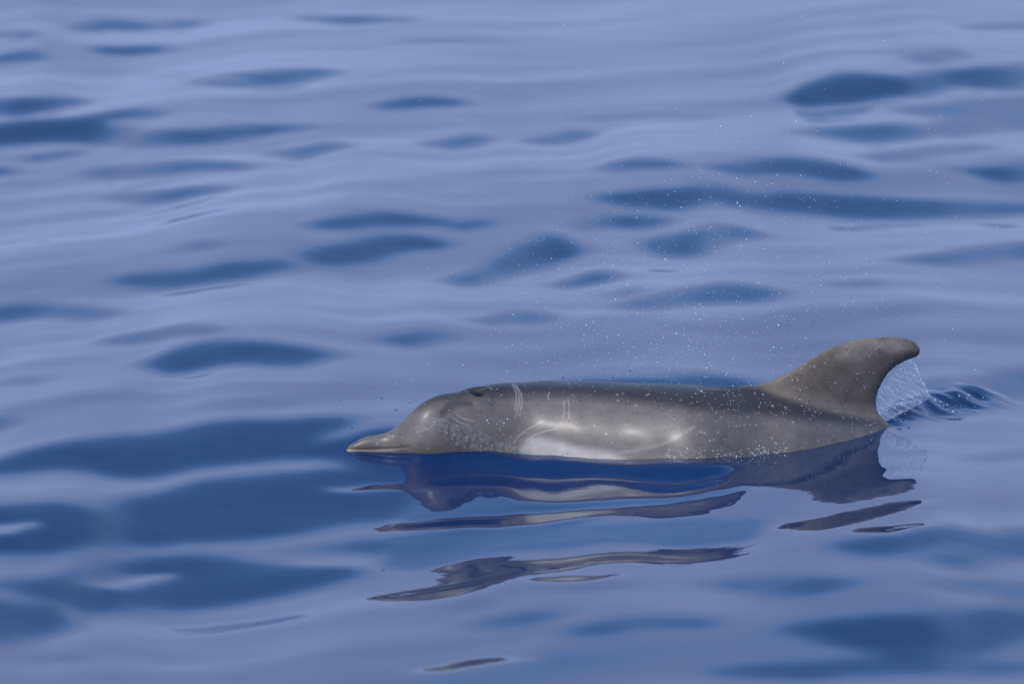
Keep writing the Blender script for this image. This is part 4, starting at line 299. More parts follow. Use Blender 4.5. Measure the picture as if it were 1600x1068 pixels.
(6.23,0,[(-4.65,9.17),(-4.61,9.23),(-4.57,9.35),(-4.54,9.49),(-4.50,9.59),(-4.46,9.65),(-4.40,9.67),(-4.35,9.68),(-4.29,9.62),(-4.23,9.56),(-4.16,9.49),(-4.19,9.29),(-4.23,9.20),(-4.28,9.20),(-4.33,9.19),(-4.38,9.17),(-4.43,9.14),(-4.48,9.12),(-4.53,9.10),(-4.59,9.12)]),
(7.85,0,[(-2.96,-2.69),(-2.92,-2.65),(-2.89,-2.61),(-2.85,-2.58),(-2.82,-2.55),(-2.78,-2.53),(-2.74,-2.51),(-2.70,-2.51),(-2.66,-2.52),(-2.62,-2.52),(-2.58,-2.53),(-2.61,-2.57),(-2.65,-2.59),(-2.69,-2.59),(-2.73,-2.61),(-2.76,-2.63),(-2.80,-2.66),(-2.84,-2.68),(-2.87,-2.70),(-2.91,-2.71)]),
(8.14,0,[(-2.21,-1.27),(-2.19,-1.24),(-2.16,-1.22),(-2.14,-1.21),(-2.11,-1.20),(-2.08,-1.20),(-2.06,-1.20),(-2.03,-1.20),(-2.00,-1.20),(-1.98,-1.20),(-1.95,-1.22),(-1.97,-1.23),(-2.00,-1.25),(-2.02,-1.26),(-2.05,-1.27),(-2.08,-1.28),(-2.10,-1.28),(-2.13,-1.27),(-2.16,-1.26),(-2.19,-1.27)]),
(6.92,0,[(1.32,-6.04),(1.38,-6.02),(1.44,-6.02),(1.50,-6.00),(1.56,-5.96),(1.62,-5.93),(1.68,-5.91),(1.74,-5.92),(1.79,-5.94),(1.85,-5.96),(1.91,-5.97),(1.84,-6.04),(1.78,-6.06),(1.72,-6.07),(1.66,-6.08),(1.60,-6.11),(1.54,-6.14),(1.48,-6.18),(1.42,-6.18),(1.37,-6.13)]),
(4.68,0,[(-2.21,-2.60),(-2.16,-2.53),(-2.11,-2.48),(-2.06,-2.44),(-2.01,-2.40),(-1.96,-2.36),(-1.90,-2.34),(-1.84,-2.36),(-1.78,-2.43),(-1.72,-2.50),(-1.65,-2.57),(-1.71,-2.58),(-1.77,-2.55),(-1.83,-2.50),(-1.88,-2.51),(-1.93,-2.55),(-1.98,-2.60),(-2.04,-2.63),(-2.09,-2.63),(-2.15,-2.63)]),
(11.95,0,[(2.50,12.46),(2.55,12.46),(2.60,12.46),(2.65,12.49),(2.70,12.53),(2.75,12.55),(2.80,12.60),(2.84,12.60),(2.89,12.59),(2.93,12.56),(2.98,12.56),(2.93,12.48),(2.88,12.48),(2.83,12.47),(2.78,12.45),(2.73,12.41),(2.69,12.38),(2.64,12.35),(2.59,12.35),(2.54,12.38)]),
(8.74,0,[(-2.88,2.92),(-2.85,2.96),(-2.81,2.94),(-2.76,2.88),(-2.71,2.84),(-2.67,2.80),(-2.62,2.78),(-2.58,2.76),(-2.54,2.75),(-2.50,2.74),(-2.45,2.70),(-2.49,2.70),(-2.53,2.67),(-2.57,2.65),(-2.61,2.64),(-2.65,2.65),(-2.69,2.69),(-2.74,2.73),(-2.79,2.81),(-2.84,2.87)]),
(11.36,0,[(-3.28,4.93),(-3.22,4.98),(-3.15,5.00),(-3.09,5.07),(-3.04,5.16),(-2.98,5.28),(-2.93,5.40),(-2.87,5.47),(-2.81,5.50),(-2.74,5.51),(-2.67,5.50),(-2.73,5.39),(-2.79,5.32),(-2.85,5.25),(-2.91,5.17),(-2.96,5.05),(-3.01,4.95),(-3.07,4.88),(-3.13,4.85),(-3.21,4.89)]),
(11.23,0,[(-3.54,3.84),(-3.48,3.95),(-3.41,4.00),(-3.34,4.03),(-3.27,4.09),(-3.21,4.16),(-3.15,4.27),(-3.08,4.39),(-3.02,4.49),(-2.95,4.53),(-2.86,4.45),(-2.94,4.45),(-3.01,4.38),(-3.07,4.25),(-3.12,4.11),(-3.19,3.98),(-3.25,3.91),(-3.32,3.88),(-3.39,3.86),(-3.47,3.85)]),
(5.73,0,[(3.41,3.96),(3.48,4.05),(3.55,4.11),(3.62,4.12),(3.68,4.16),(3.75,4.21),(3.82,4.26),(3.89,4.31),(3.96,4.34),(4.02,4.33),(4.07,4.27),(4.00,4.21),(3.92,4.12),(3.85,4.02),(3.77,3.94),(3.71,3.92),(3.65,3.91),(3.59,3.92),(3.53,3.95),(3.47,3.95)]),
(7.08,0,[(-2.07,-5.62),(-2.05,-5.58),(-2.03,-5.55),(-2.01,-5.53),(-1.98,-5.52),(-1.96,-5.52),(-1.93,-5.53),(-1.90,-5.54),(-1.88,-5.54),(-1.85,-5.55),(-1.83,-5.55),(-1.85,-5.58),(-1.87,-5.61),(-1.89,-5.62),(-1.92,-5.62),(-1.95,-5.60),(-1.97,-5.61),(-2.00,-5.62),(-2.02,-5.64),(-2.04,-5.65)]),
(7.92,0,[(2.21,-2.41),(2.25,-2.37),(2.29,-2.35),(2.34,-2.33),(2.38,-2.30),(2.42,-2.27),(2.47,-2.23),(2.51,-2.21),(2.56,-2.19),(2.60,-2.19),(2.64,-2.18),(2.59,-2.25),(2.54,-2.29),(2.50,-2.33),(2.45,-2.37),(2.41,-2.41),(2.36,-2.44),(2.32,-2.46),(2.28,-2.46),(2.24,-2.44)]),
(9.67,0,[(-1.08,-4.47),(-1.06,-4.45),(-1.03,-4.41),(-1.01,-4.38),(-0.98,-4.36),(-0.95,-4.33),(-0.93,-4.31),(-0.90,-4.30),(-0.88,-4.29),(-0.85,-4.28),(-0.82,-4.28),(-0.85,-4.32),(-0.87,-4.36),(-0.90,-4.38),(-0.93,-4.39),(-0.95,-4.39),(-0.98,-4.41),(-1.00,-4.44),(-1.03,-4.46),(-1.06,-4.47)]),
(7.17,0,[(-0.56,-5.11),(-0.53,-5.06),(-0.50,-5.04),(-0.47,-5.02),(-0.44,-5.01),(-0.41,-4.98),(-0.37,-4.97),(-0.34,-4.98),(-0.31,-5.00),(-0.28,-5.03),(-0.25,-5.05),(-0.28,-5.07),(-0.31,-5.06),(-0.34,-5.05),(-0.37,-5.06),(-0.40,-5.09),(-0.43,-5.12),(-0.47,-5.12),(-0.50,-5.12),(-0.53,-5.12)]),
(11.77,0,[(-1.58,9.22),(-1.47,9.44),(-1.37,9.76),(-1.26,10.12),(-1.15,10.38),(-1.03,10.43),(-0.91,10.41),(-0.78,10.28),(-0.66,10.23),(-0.54,10.17),(-0.41,10.21),(-0.53,9.94),(-0.65,9.86),(-0.77,9.85),(-0.89,9.97),(-1.02,9.99),(-1.14,9.95),(-1.25,9.73),(-1.35,9.46),(-1.46,9.28)]),
]
DOLPHIN_STATIONS = [
(-0.419,0.0047,0.009,0.008,-1.718,0.0215),
(-0.407,0.0196,0.013,0.014,-1.718,0.0216),
(-0.391,0.0290,0.016,0.019,-1.715,0.0217),
(-0.329,0.0392,0.022,0.026,-1.693,0.0224),
(-0.306,0.0471,0.026,0.030,-1.691,0.0240),
(-0.279,0.0696,0.032,0.038,-1.696,0.0259),
(-0.246,0.1036,0.045,0.053,-1.713,0.0268),
(-0.197,0.1301,0.045,0.065,-1.698,0.0258),
(-0.132,0.1374,0.062,0.085,-1.635,0.0221),
(-0.066,0.1512,0.090,0.108,-1.594,0.0157),
(0.000,0.1540,0.130,0.132,-1.538,0.0086),
(0.166,0.1589,0.215,0.182,-1.524,0.0037),
(0.332,0.1602,0.240,0.198,-1.532,-0.0005),
(0.463,0.1635,0.250,0.200,-1.571,-0.0041),
(0.547,0.1511,0.250,0.195,-1.532,-0.0057),
(0.633,0.1319,0.248,0.175,-1.461,-0.0062),
(0.733,0.1088,0.242,0.160,-1.440,-0.0073),
(0.837,0.0673,0.235,0.142,-1.368,-0.0096),
(0.973,0.0124,0.225,0.116,-1.255,-0.0133),
(1.101,-0.0541,0.235,0.092,-1.140,-0.0219),
(1.279,-0.1453,0.265,0.066,-1.001,-0.0267),
(1.513,-0.2833,0.325,0.042,-0.849,-0.0319),
(1.712,-0.3502,0.385,0.030,-0.931,-0.0351)]
FIN_OUTLINE = [(0.6062,0.1266),(0.6401,0.1375),(0.6986,0.1639),(0.7661,0.1974),(0.8346,0.2262),(0.9041,0.2381),(0.9740,0.2347),(1.0182,0.2260),(1.0484,0.2144),(1.0699,0.1956),(1.0754,0.1792),(1.0649,0.1672),(1.0313,0.1606),(0.9926,0.1412),(0.9630,0.1015),(0.9545,0.0686),(0.9584,0.0338),(0.9727,0.0060),(0.9767,-0.0461),(0.8893,-0.0749),(0.7507,-0.0295),(0.6491,0.0441)]
SHEET_IN = [(1.0525,0.1658),(1.0189,0.1575),(0.9856,0.1355),(0.9630,0.1015),(0.9545,0.0686),(0.9584,0.0338),(0.9727,0.0060)]
SHEET_OUT = [(1.0543,0.1638),(1.0652,0.1415),(1.0779,0.1119),(1.0907,0.0823),(1.1053,0.0508),(1.0468,0.0278),(0.9745,0.0039)]
CHART_C = (0.98481, 0.17365)
CAPE = [(-0.2654,-0.1758),(-0.1825,-0.1460),(-0.1078,-0.1427),(0.0000,-0.1360),(0.1659,-0.1360),(0.3318,-0.1526),(0.4313,-0.1659),(0.5474,-0.1791),(0.6635,-0.1858),(0.8294,-0.2090),(0.9621,-0.2223),(1.1611,-0.2588)]
FINBASE = [(0.5806,-0.1095),(0.6386,-0.1194),(0.7299,-0.1543),(0.8294,-0.1841),(0.9588,-0.2073),(1.0284,-0.2256)]
BELLY = [(0.0199,-0.2787),(0.0431,-0.2488),(0.0796,-0.2472),(0.1327,-0.2604),(0.1742,-0.2720),(0.2405,-0.2803),(0.2903,-0.3019),(0.2654,-0.3251),(0.1659,-0.3218),(0.0498,-0.3002)]
FILM = [(-0.2123,-0.1957),(-0.1825,-0.1941),(-0.1460,-0.2090),(-0.0912,-0.2223),(-0.0464,-0.2455),(0.0000,-0.2654),(0.0581,-0.2787),(0.0995,-0.2953),(-0.0166,-0.2953),(-0.0912,-0.2787),(-0.1576,-0.2621),(-0.1891,-0.2256)]
CHEEK = [(-0.2654,-0.2355),(-0.2057,-0.1957),(-0.1659,-0.1758),(-0.1825,-0.2256),(-0.2156,-0.2588),(-0.2654,-0.2621)]
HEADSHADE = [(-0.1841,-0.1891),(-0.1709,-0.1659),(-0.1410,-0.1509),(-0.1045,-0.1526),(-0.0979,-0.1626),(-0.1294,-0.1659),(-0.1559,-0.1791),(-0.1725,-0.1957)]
LIP = [(-0.4246,-0.2787),(-0.3981,-0.2812),(-0.3483,-0.2803),(-0.2986,-0.2770),(-0.2654,-0.2754)]
MOUTH = [(-0.4213,-0.2737),(-0.3732,-0.2745),(-0.3152,-0.2729),(-0.2654,-0.2687)]
FINPALE = [(0.8460,-0.0431),(0.8791,-0.0017),(0.9455,0.0100),(1.0152,0.0050),(1.0483,-0.0182),(0.9953,-0.0299),(0.9621,-0.0182),(0.9123,-0.0464)]
FROTH_A = [(0.3815,-0.2953),(0.4064,-0.2754),(0.4645,-0.2687),(0.5640,-0.2803),(0.6469,-0.2654),(0.6967,-0.2588),(0.7050,-0.2836),(0.5806,-0.3019),(0.4645,-0.3052)]
GLINT = [(-0.0630,-0.1891),(-0.0083,-0.1891),(0.0000,-0.2355),(-0.0498,-0.2422)]
FROTH_B = [(0.4313,-0.1758),(0.5142,-0.1095),(0.6635,-0.1095),(0.8128,-0.1758),(0.9588,-0.1924),(0.9538,-0.2256),(0.8294,-0.2223),(0.6635,-0.2090),(0.5474,-0.2289),(0.4479,-0.2588)]
SCRATCHES = [[(0.0050,-0.1095),(0.0166,-0.1294),(0.0182,-0.1592),(0.0083,-0.1957)],[(0.0100,-0.1111),(0.0232,-0.1327),(0.0249,-0.1592),(0.0199,-0.1891)],[(0.0000,-0.1095),(0.0100,-0.1294),(0.0116,-0.1559),(0.0066,-0.1758)],[(-0.1427,-0.1841),(-0.1261,-0.1957),(-0.0962,-0.2024)],[(-0.1543,-0.1924),(-0.1327,-0.2057),(-0.1078,-0.2156)],[(0.2073,-0.3002),(0.2820,-0.2836),(0.3815,-0.2621),(0.4313,-0.2389),(0.4645,-0.2173)],[(0.0962,-0.1294),(0.0929,-0.1377),(0.0945,-0.1476)],[(0.1327,-0.1526),(0.1344,-0.1725),(0.1310,-0.1957)],[(0.1443,-0.1493),(0.1476,-0.1692),(0.1460,-0.1957)],[(0.9322,-0.0398),(0.9488,-0.0232),(0.9720,-0.0033)],[(0.8692,-0.0365),(0.8808,-0.0199),(0.8924,-0.0100)],[(-0.2405,-0.2306),(-0.2123,-0.2190),(-0.1991,-0.2090)],[(0.0050,-0.2588),(0.0199,-0.2389),(0.0464,-0.2206),(0.0829,-0.2007)],[(0.0299,-0.2671),(0.0431,-0.2488),(0.0697,-0.2339),(0.1161,-0.2223)]]
SPECKS = [(-0.451,-1.180),(-0.344,-1.111),(-0.271,-1.153),(-0.305,-1.296),(-0.446,-1.446),(-0.370,-1.424),(-0.414,-1.530),(0.139,-0.612),(0.248,-0.507),(0.274,-0.661),(0.322,-0.575),(0.506,-0.429),(0.520,-0.618),(1.128,-1.108),(1.171,-1.095),(1.312,-0.716),(1.268,-0.760),(1.002,-1.215),(1.018,-1.195),(1.043,-1.257),(-0.713,-1.703),(-0.584,-1.937),(1.192,-1.033)]
BLOW = (-0.0907,0.1598)
WAKE = [(0.980,-1.170),(1.074,-1.010),(1.273,-0.703)]
# ---------------- helpers ----------------
def tag(o, label=None, category=None, kind=None, group=None):
    for k, v in (('label', label), ('category', category), ('kind', kind), ('group', group)):
        if v: o[k] = v
    return o
def mesh_obj(name, verts, faces, mat, parent=None, smooth=True):
    """faces: (n,3) or (n,4) integer array"""
    me = bpy.data.meshes.new(name); verts = np.asarray(verts, np.float32); faces = np.asarray(faces, np.int32)
    n, k = faces.shape
    me.vertices.add(len(verts)); me.vertices.foreach_set('co', verts.ravel())
    me.loops.add(n*k); me.loops.foreach_set('vertex_index', faces.ravel())
    me.polygons.add(n); me.polygons.foreach_set('loop_start', np.arange(n, dtype=np.int32)*k)
    me.update(calc_edges=True); me.validate()
    me.polygons.foreach_set('use_smooth', np.full(len(me.polygons), smooth))
    me.materials.append(mat)
    o = bpy.data.objects.new(name, me); col.objects.link(o)
    if parent: o.parent = parent
    return o
def material(name, **kw):
    m = bpy.data.materials.new(name); m.use_nodes = True; p = m.node_tree.nodes['Principled BSDF']
    for k, v in kw.items(): p.inputs[k.replace('_', ' ')].default_value = v
    return m, m.node_tree, p
def sstep(a, b, x):
    t = np.clip((x-a)/(b-a), 0, 1); return t*t*(3-2*t)
# ---------------- sea ----------------
sea_mat, t, p = material('sea_water', Base_Color=SEA_COL, Roughness=0.015, IOR=1.333)
tcn = nd(t, 'ShaderNodeTexCoord'); nzn = nd(t, 'ShaderNodeTexNoise'); mpn = nd(t, 'ShaderNodeMapping')
mpn.inputs['Rotation'].default_value = (0, 0, R(24)); mpn.inputs['Scale'].default_value = (2.2, 7.0, 1)
t.links.new(tcn.outputs['Object'], mpn.inputs[0]); t.links.new(mpn.outputs[0], nzn.inputs[0]); nzn.inputs['Scale'].default_value = 1.3; nzn.inputs['Detail'].default_value = 2.5
bmp = nd(t, 'ShaderNodeBump'); bmp.inputs['Strength'].default_value = 0.12; bmp.inputs['Distance'].default_value = 0.006
t.links.new(nzn.outputs[0], bmp.inputs['Height']); t.links.new(bmp.outputs[0], p.inputs['Normal'])
fxs, fys, fh = facet_height(FACETS)
def grow(edge, step, sign):
    v = []; x = edge; s = step
    while abs(x) < 9000: s *= 1.22; x += sign*s; v.append(x)
    return np.array(v)
gx = np.concatenate([grow(fxs[0], fxs[1]-fxs[0], -1)[::-1], fxs, grow(fxs[-1], fxs[1]-fxs[0], 1)])
gy = np.concatenate([grow(fys[0], fys[1]-fys[0], -1)[::-1], fys, grow(fys[-1], fys[1]-fys[0], 1)])
X, Y = np.meshgrid(gx, gy)
SP = np.maximum(np.gradient(gx)[None, :], np.gradient(gy)[:, None])
def ripples(X, Y):
    """torn water where the fin cuts the surface"""
    rs = np.random.RandomState(3); r = np.zeros(np.broadcast(X, Y).shape)
    d = np.full(r.shape, 9.0)
    for (ax, ay), (bx, by) in zip(WAKE[:-1], WAKE[1:]):
        u = np.clip(((X-ax)*(bx-ax)+(Y-ay)*(by-ay))/((bx-ax)**2+(by-ay)**2), 0, 1)
        d = np.minimum(d, np.hypot(X-ax-u*(bx-ax), (Y-ay-u*(by-ay))*.8))
    m = np.exp(-(d/0.055)**2)
    for i in range(14):
        th = rs.rand()*3.14; lam = rs.uniform(.045, .14)
        r += 0.0013*np.sin(6.283/lam*(X*math.cos(th)+Y*math.sin(th))+rs.rand()*6)
    return m*(r+0.014)
def sea_height(x, y):
    x = np.asarray(x, float); y = np.asarray(y, float)
    i = (x > fxs[0]) & (x < fxs[-1]) & (y > fys[0]) & (y < fys[-1])
    return np.where(i, bilinear(fxs, fys, fh, x, y), 0)+chop(x, y, .014)+ripples(x, y)
Z = chop(X, Y, SP)
i0 = len(gx)-len(fxs); i0 //= 2; j0 = (len(gy)-len(fys))//2
i0 = int(np.argmin(abs(gx-fxs[0]))); j0 = int(np.argmin(abs(gy-fys[0])))
Z[j0:j0+NY, i0:i0+NX] += fh
Z += np.where(SP < .05, ripples(X, Y), 0)
ny, nx = X.shape
ii = (np.arange(ny-1)[:, None]*nx+np.arange(nx-1)[None, :]).ravel()
sea = mesh_obj('sea', np.stack([X, Y, Z], -1).reshape(-1, 3), np.stack([ii, ii+1, ii+nx+1, ii+nx], 1), sea_mat)
tag(sea, 'calm deep blue sea with smooth oily ripples', 'sea', 'structure')
# ---------------- dolphin ----------------
# stations along the animal, beak tip first: x, height of back above water, depth of belly below water, half width
K = np.array(DOLPHIN_STATIONS)
def spl(xk, yk, x):
    """monotone-ish cubic (Catmull-Rom) through the stations"""
    xk = np.asarray(xk); yk = np.asarray(yk); m = np.gradient(yk, xk)
    i = np.clip(np.searchsorted(xk, x)-1, 0, len(xk)-2); hh = xk[i+1]-xk[i]; u = np.clip((x-xk[i])/hh, 0, 1)
    return (2*u**3-3*u**2+1)*yk[i]+(u**3-2*u**2+u)*hh*m[i]+(-2*u**3+3*u**2)*yk[i+1]+(u**3-u**2)*hh*m[i+1]
TX = np.linspace(K[0, 0]-.2, K[-1, 0]+.3, 1500)
def tab(c, sig=12):
    v = spl(K[:, 0], K[:, c], TX); kk = np.exp(-.5*(np.arange(-40, 41)/sig)**2); kk /= kk.sum()
    return np.convolve(np.pad(v, 40, mode='edge'), kk, 'valid')
T_top, T_bot, T_w, T_cy, T_zw = tab(1, 7), tab(2), tab(3), tab(4, 30), tab(5, 30)
def at(T, x): return np.interp(x, TX, T)
FIN = np.array(FIN_OUTLINE)                        # closed outline of the fin in x, z
def dense(P, n=8):
    Q = []
    m = len(P)
    for i in range(m):
        p0, p1, p2, p3 = P[i-1], P[i], P[(i+1) % m], P[(i+2) % m]
        for u in np.arange(n)/n:
            Q.append(.5*((2*p1)+(-p0+p2)*u+(2*p0-5*p1+4*p2-p3)*u*u+(-p0+3*p1-3*p2+p3)*u**3))
    return np.array(Q)
FD = dense(FIN)
def fin_dist_exact(x, z):
    sh = x.shape; x = x.ravel(); z = z.ravel(); d = np.full(x.shape, 9.0)
    for i in range(len(FD)):
        a = FD[i]; b = FD[(i+1) % len(FD)]; e = b-a
        u = np.clip(((x-a[0])*e[0]+(z-a[1])*e[1])/(e@e+1e-12), 0, 1)
        d = np.minimum(d, np.hypot(x-a[0]-u*e[0], z-a[1]-u*e[1]))
    return np.where(inside(x, z, FD), d, -d).reshape(sh)
FGX = np.arange(FD[:, 0].min()-.16, FD[:, 0].max()+.16, .002); FGZ = np.arange(-.24, FD[:, 1].max()+.2, .002)
FG = smooth2(fin_dist_exact(*np.meshgrid(FGX, FGZ)), .004, .004, .002, .002)
def fin_dist(x, z): return bilinear(FGX, FGZ, FG, x, z)
def smin(a, b, k):
    h = np.clip(.5+.5*(b-a)/k, 0, 1); return b*(1-h)+a*h-k*h*(1-h)
BX0, BX1 = K[0, 0], K[-1, 0]
def body_sdf(x, y, z):
    zw = at(T_zw, x); y = y-at(T_cy, x); z = z-zw
    top = at(T_top, x); bot = -at(T_bot, x); w = np.maximum(at(T_w, x), .004)
    zc = np.where(top-bot < .10, .5*(top+bot), bot+(top-bot)*.47); hh = np.where(z > zc, top-zc, zc-bot); hh = np.maximum(hh, .004)
    n = 2.15
    q = ((np.abs(y)/w)**n+(np.abs(z-zc)/hh)**n)**(1/n)
    f = (q-1)*np.minimum(w, hh)
    over = np.maximum(np.maximum(BX0-x, x-BX1), 0)
    return f+over*1.5
def flap(x, y, z, c, ax, r):
    """flattened ellipsoid; ax = rows of local axes"""
    q = np.stack([x-c[0], y-c[1], z-c[2]], 0); l = np.tensordot(np.array(ax), q, 1)
    s = np.sqrt((l[0]/r[0])**2+(l[1]/r[1])**2+(l[2]/r[2])**2)
    return (s-1)*min(r)
def frame(a, b):
    a = np.array(a, float); a /= np.linalg.norm(a); b = np.array(b, float); b -= a*(a@b); b /= np.linalg.norm(b)
    return [a, b, np.cross(a, b)]
XF = K[0, 0]+.62
def sdf(x, y, z, fd=None):
    f = body_sdf(x, y, z)
    near = (x > FD[:, 0].min()-.12) & (x < FD[:, 0].max()+.12) & (z > -.2)
    if fd is None:
        fd = np.full(x.shape, -9.0); fd[near] = fin_dist(x[near], z[near])
    yy = y-at(T_cy, x)
    c = .0085; d = np.where(fd > 0, .034*np.tanh(fd/.034), fd)
    g = (yy**2/c-d)/np.sqrt(1+4*yy**2/c**2)
    f = smin(f, g, .045)
    for s in (-1, 1):                               # flippers and tail flukes, under water
        f = smin(f, flap(x, y, z, (XF+.10, at(T_cy, XF)+s*.23, -.24), frame((.75, s*.55, -.35), (.6, -s*.7, 0)), (.20, .065, .014)), .03)
        f = smin(f, flap(x, y, z, (BX1-.03, at(T_cy, BX1)+s*.14, at(T_top, BX1)-.03), frame((.45, s*.9, 0), (1, -s*.4, -.2)), (.21, .085, .012)), .03)
    return f
def surface_nets(x0, x1, y0, y1, z0, z1, d):
    xs = np.arange(x0, x1, d); ys = np.arange(y0, y1, d); zs = np.arange(z0, z1, d)
    f = np.empty((len(xs), len(ys), len(zs)), np.float32)
    xz = np.meshgrid(xs, zs, indexing='ij'); fd2 = np.full(xz[0].shape, -9.0)
    near = (xz[0] > FD[:, 0].min()-.12) & (xz[0] < FD[:, 0].max()+.12) & (xz[1] > -.2); fd2[near] = fin_dist(xz[0][near], xz[1][near])
    for i, xv in enumerate(xs):
        yy, zz = np.meshgrid(ys, zs, indexing='ij')
        f[i] = sdf(np.full(yy.shape, xv), yy, zz, np.broadcast_to(fd2[i][None, :], yy.shape))
    s = f < 0
    c = s[:-1, :-1, :-1].astype(np.int8)
    cnt = sum(s[a:a+s.shape[0]-1, b:b+s.shape[1]-1, e:e+s.shape[2]-1].astype(np.int8) for a in (0, 1) for b in (0, 1) for e in (0, 1))
    act = (cnt > 0) & (cnt < 8)
    idx = np.full(act.shape, -1, np.int64); idx[act] = np.arange(act.sum())
    I = np.argwhere(act)
    V = np.stack([xs[I[:, 0]]+d/2, ys[I[:, 1]]+d/2, zs[I[:, 2]]+d/2], 1)
    F = []
    nxg, nyg, nzg = s.shape
    for ax in range(3):
        sl0 = [slice(1, -1)]*3; sl1 = [slice(1, -1)]*3
        sl0[ax] = slice(0, -1); sl1[ax] = slice(1, None)
        a = s[tuple(sl0)]; b = s[tuple(sl1)]
        for flip, m in ((False, a & ~b), (True, b & ~a)):
            P = np.argwhere(m)
            off = np.array([1, 1, 1]); off[ax] = 0; P = P+off        # grid vertex of the edge start
            u = (ax+1) % 3; v = (ax+2) % 3
            def cell(du, dv):
                Q = P.copy(); Q[:, u] += du; Q[:, v] += dv; return idx[Q[:, 0], Q[:, 1], Q[:, 2]]
            q = np.stack([cell(-1, -1), cell(0, -1), cell(0, 0), cell(-1, 0)], 1)
            F.append(q[:, ::-1] if flip else q)
    return V, np.concatenate(F)
def normal_at(V, e=.003):
    g = np.stack([sdf(V[:, 0]+(k == 0)*e, V[:, 1]+(k == 1)*e, V[:, 2]+(k == 2)*e)-sdf(V[:, 0]-(k == 0)*e, V[:, 1]-(k == 1)*e, V[:, 2]-(k == 2)*e) for k in range(3)], 1)/(2*e)
    return g
def project(V, it):
    for _ in range(it):
        f = sdf(V[:, 0], V[:, 1], V[:, 2]); g = normal_at(V); L = np.maximum((g*g).sum(1), .25)
        V = V-np.clip(f/L, -.006, .006)[:, None]*g
    return V
def subdivide(V, F):
    E = np.sort(np.stack([F, np.roll(F, -1, 1)], -1).reshape(-1, 2), 1)
    U, inv = np.unique(E[:, 0]*len(V)+E[:, 1], return_inverse=True)
    mid = .5*(V[U//len(V)]+V[U % len(V)]); cen = V[F].mean(1)
    e = inv.reshape(-1, 4)+len(V); c = np.arange(len(F))+len(V)+len(U)
    F2 = np.concatenate([np.stack([F[:, i], e[:, i], c, e[:, i-1]], 1) for i in range(4)])
    return np.concatenate([V, mid, cen]), F2
V, F = surface_nets(BX0-.05, BX1+.2, at(T_cy, .3)-.42, at(T_cy, BX1)+.42, -.85, .48, .010)
V = project(V, 3)
for _ in range(3):                                    # even out the mesh along the surface
    acc = np.zeros_like(V); n_ = np.zeros(len(V))
    for k in range(4):
        for s_ in (1, 3): np.add.at(acc, F[:, k], V[F[:, (k+s_) % 4]]); np.add.at(n_, F[:, k], 1)
    V = project(.4*V+.6*acc/np.maximum(n_, 1)[:, None], 2)
V, F = subdivide(V, F); V = project(V, 2)
V, F = subdivide(V, F); V = project(V, 1)
Nn = normal_at(V); Nn /= np.linalg.norm(Nn, axis=1)[:, None]+1e-9
# details carved into the body and its pigment, all as functions of place on the animal
q = V[:, 2]*CHART_C[0]+V[:, 1]*CHART_C[1]; xq = V[:, 0]; side = V[:, 1] < at(T_cy, xq)+.01
def line_dist(P):
    d = np.full(len(V), 9.0); P = np.array(P)
    m = (xq > P[:, 0].min()-.05) & (xq < P[:, 0].max()+.05)
    dd = np.full(m.sum(), 9.0)
    for a, b in zip(P[:-1], P[1:]):
        e = b-a; u = np.clip(((xq[m]-a[0])*e[0]+(q[m]-a[1])*e[1])/(e@e), 0, 1)
        dd = np.minimum(dd, np.hypot(xq[m]-a[0]-u*e[0], q[m]-a[1]-u*e[1]))
    d[m] = dd; return np.where(side, d, 9.0)
def poly_mask(P, soft):
    P = [tuple(p) for p in dense(np.array(P), 4)]
    m = np.zeros(len(V)); A = np.array(P)
    k = (xq > A[:, 0].min()-4*soft) & (xq < A[:, 0].max()+4*soft) & side
    ins = inside(xq[k], q[k], P); d = np.full(k.sum(), 9.0)
    for i in range(len(A)):
        a = A[i]; e = A[(i+1) % len(A)]-a
        u = np.clip(((xq[k]-a[0])*e[0]+(q[k]-a[1])*e[1])/(e@e+1e-12), 0, 1)
        d = np.minimum(d, np.hypot(xq[k]-a[0]-u*e[0], q[k]-a[1]-u*e[1]))
    m[k] = sstep(-soft, soft, np.where(ins, d, -d)); return m
def dense_open(s):
    s = np.array(s); tt = np.linspace(0, len(s)-1, 4*len(s)); return [tuple(v) for v in np.stack([spl(np.arange(len(s)), s[:, i], tt) for i in (0, 1)], 1)]
disp = np.zeros(len(V))
dm = line_dist(MOUTH); disp -= .0016*np.exp(-(dm/.0026)**2)
bl = np.hypot((V[:, 0]-BLOW[0])/.019, (V[:, 1]-at(T_cy, BLOW[0])+.030)/.017); up = sstep(.2, .6, Nn[:, 2])
disp += up*(-.012*np.exp(-bl**2*1.1)+.004*np.exp(-((bl-1.7)/.6)**2))
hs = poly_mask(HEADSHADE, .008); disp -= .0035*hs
fm = poly_mask(CHEEK, .010); disp += .0*fm
rs = np.random.RandomState(8)
for i in range(26):                                   # slight unevenness of flesh
    kx, ky, kz = rs.randn(3)*(26, 20, 30); disp += .00022*np.sin(kx*V[:, 0]+ky*V[:, 1]+kz*V[:, 2]+rs.rand()*6)
V = V+Nn*disp[:, None]
grey = np.array([.104, .091, .084]); dark = np.array([.024, .020, .021]); finc = np.array([.120, .097, .079]); white = np.array([.50, .47, .45]); pale = np.array([.25, .215, .195])
C = np.tile(grey, (len(V), 1))
def lay(c, m): 
    global C
    C = C*(1-m[:, None])+np.asarray(c)*m[:, None]
capeq = np.interp(xq, [a for a, b in CAPE], [b for a, b in CAPE]); finq = np.interp(xq, [a for a, b in FINBASE], [b for a, b in FINBASE])
lay(pale*.75, sstep(capeq-.09, capeq-.17, q)*.55*sstep(.7, .3, xq))
cape = np.where(side, sstep(capeq-.024, capeq+.016, q), 1.0)*.93
lay(dark, cape)
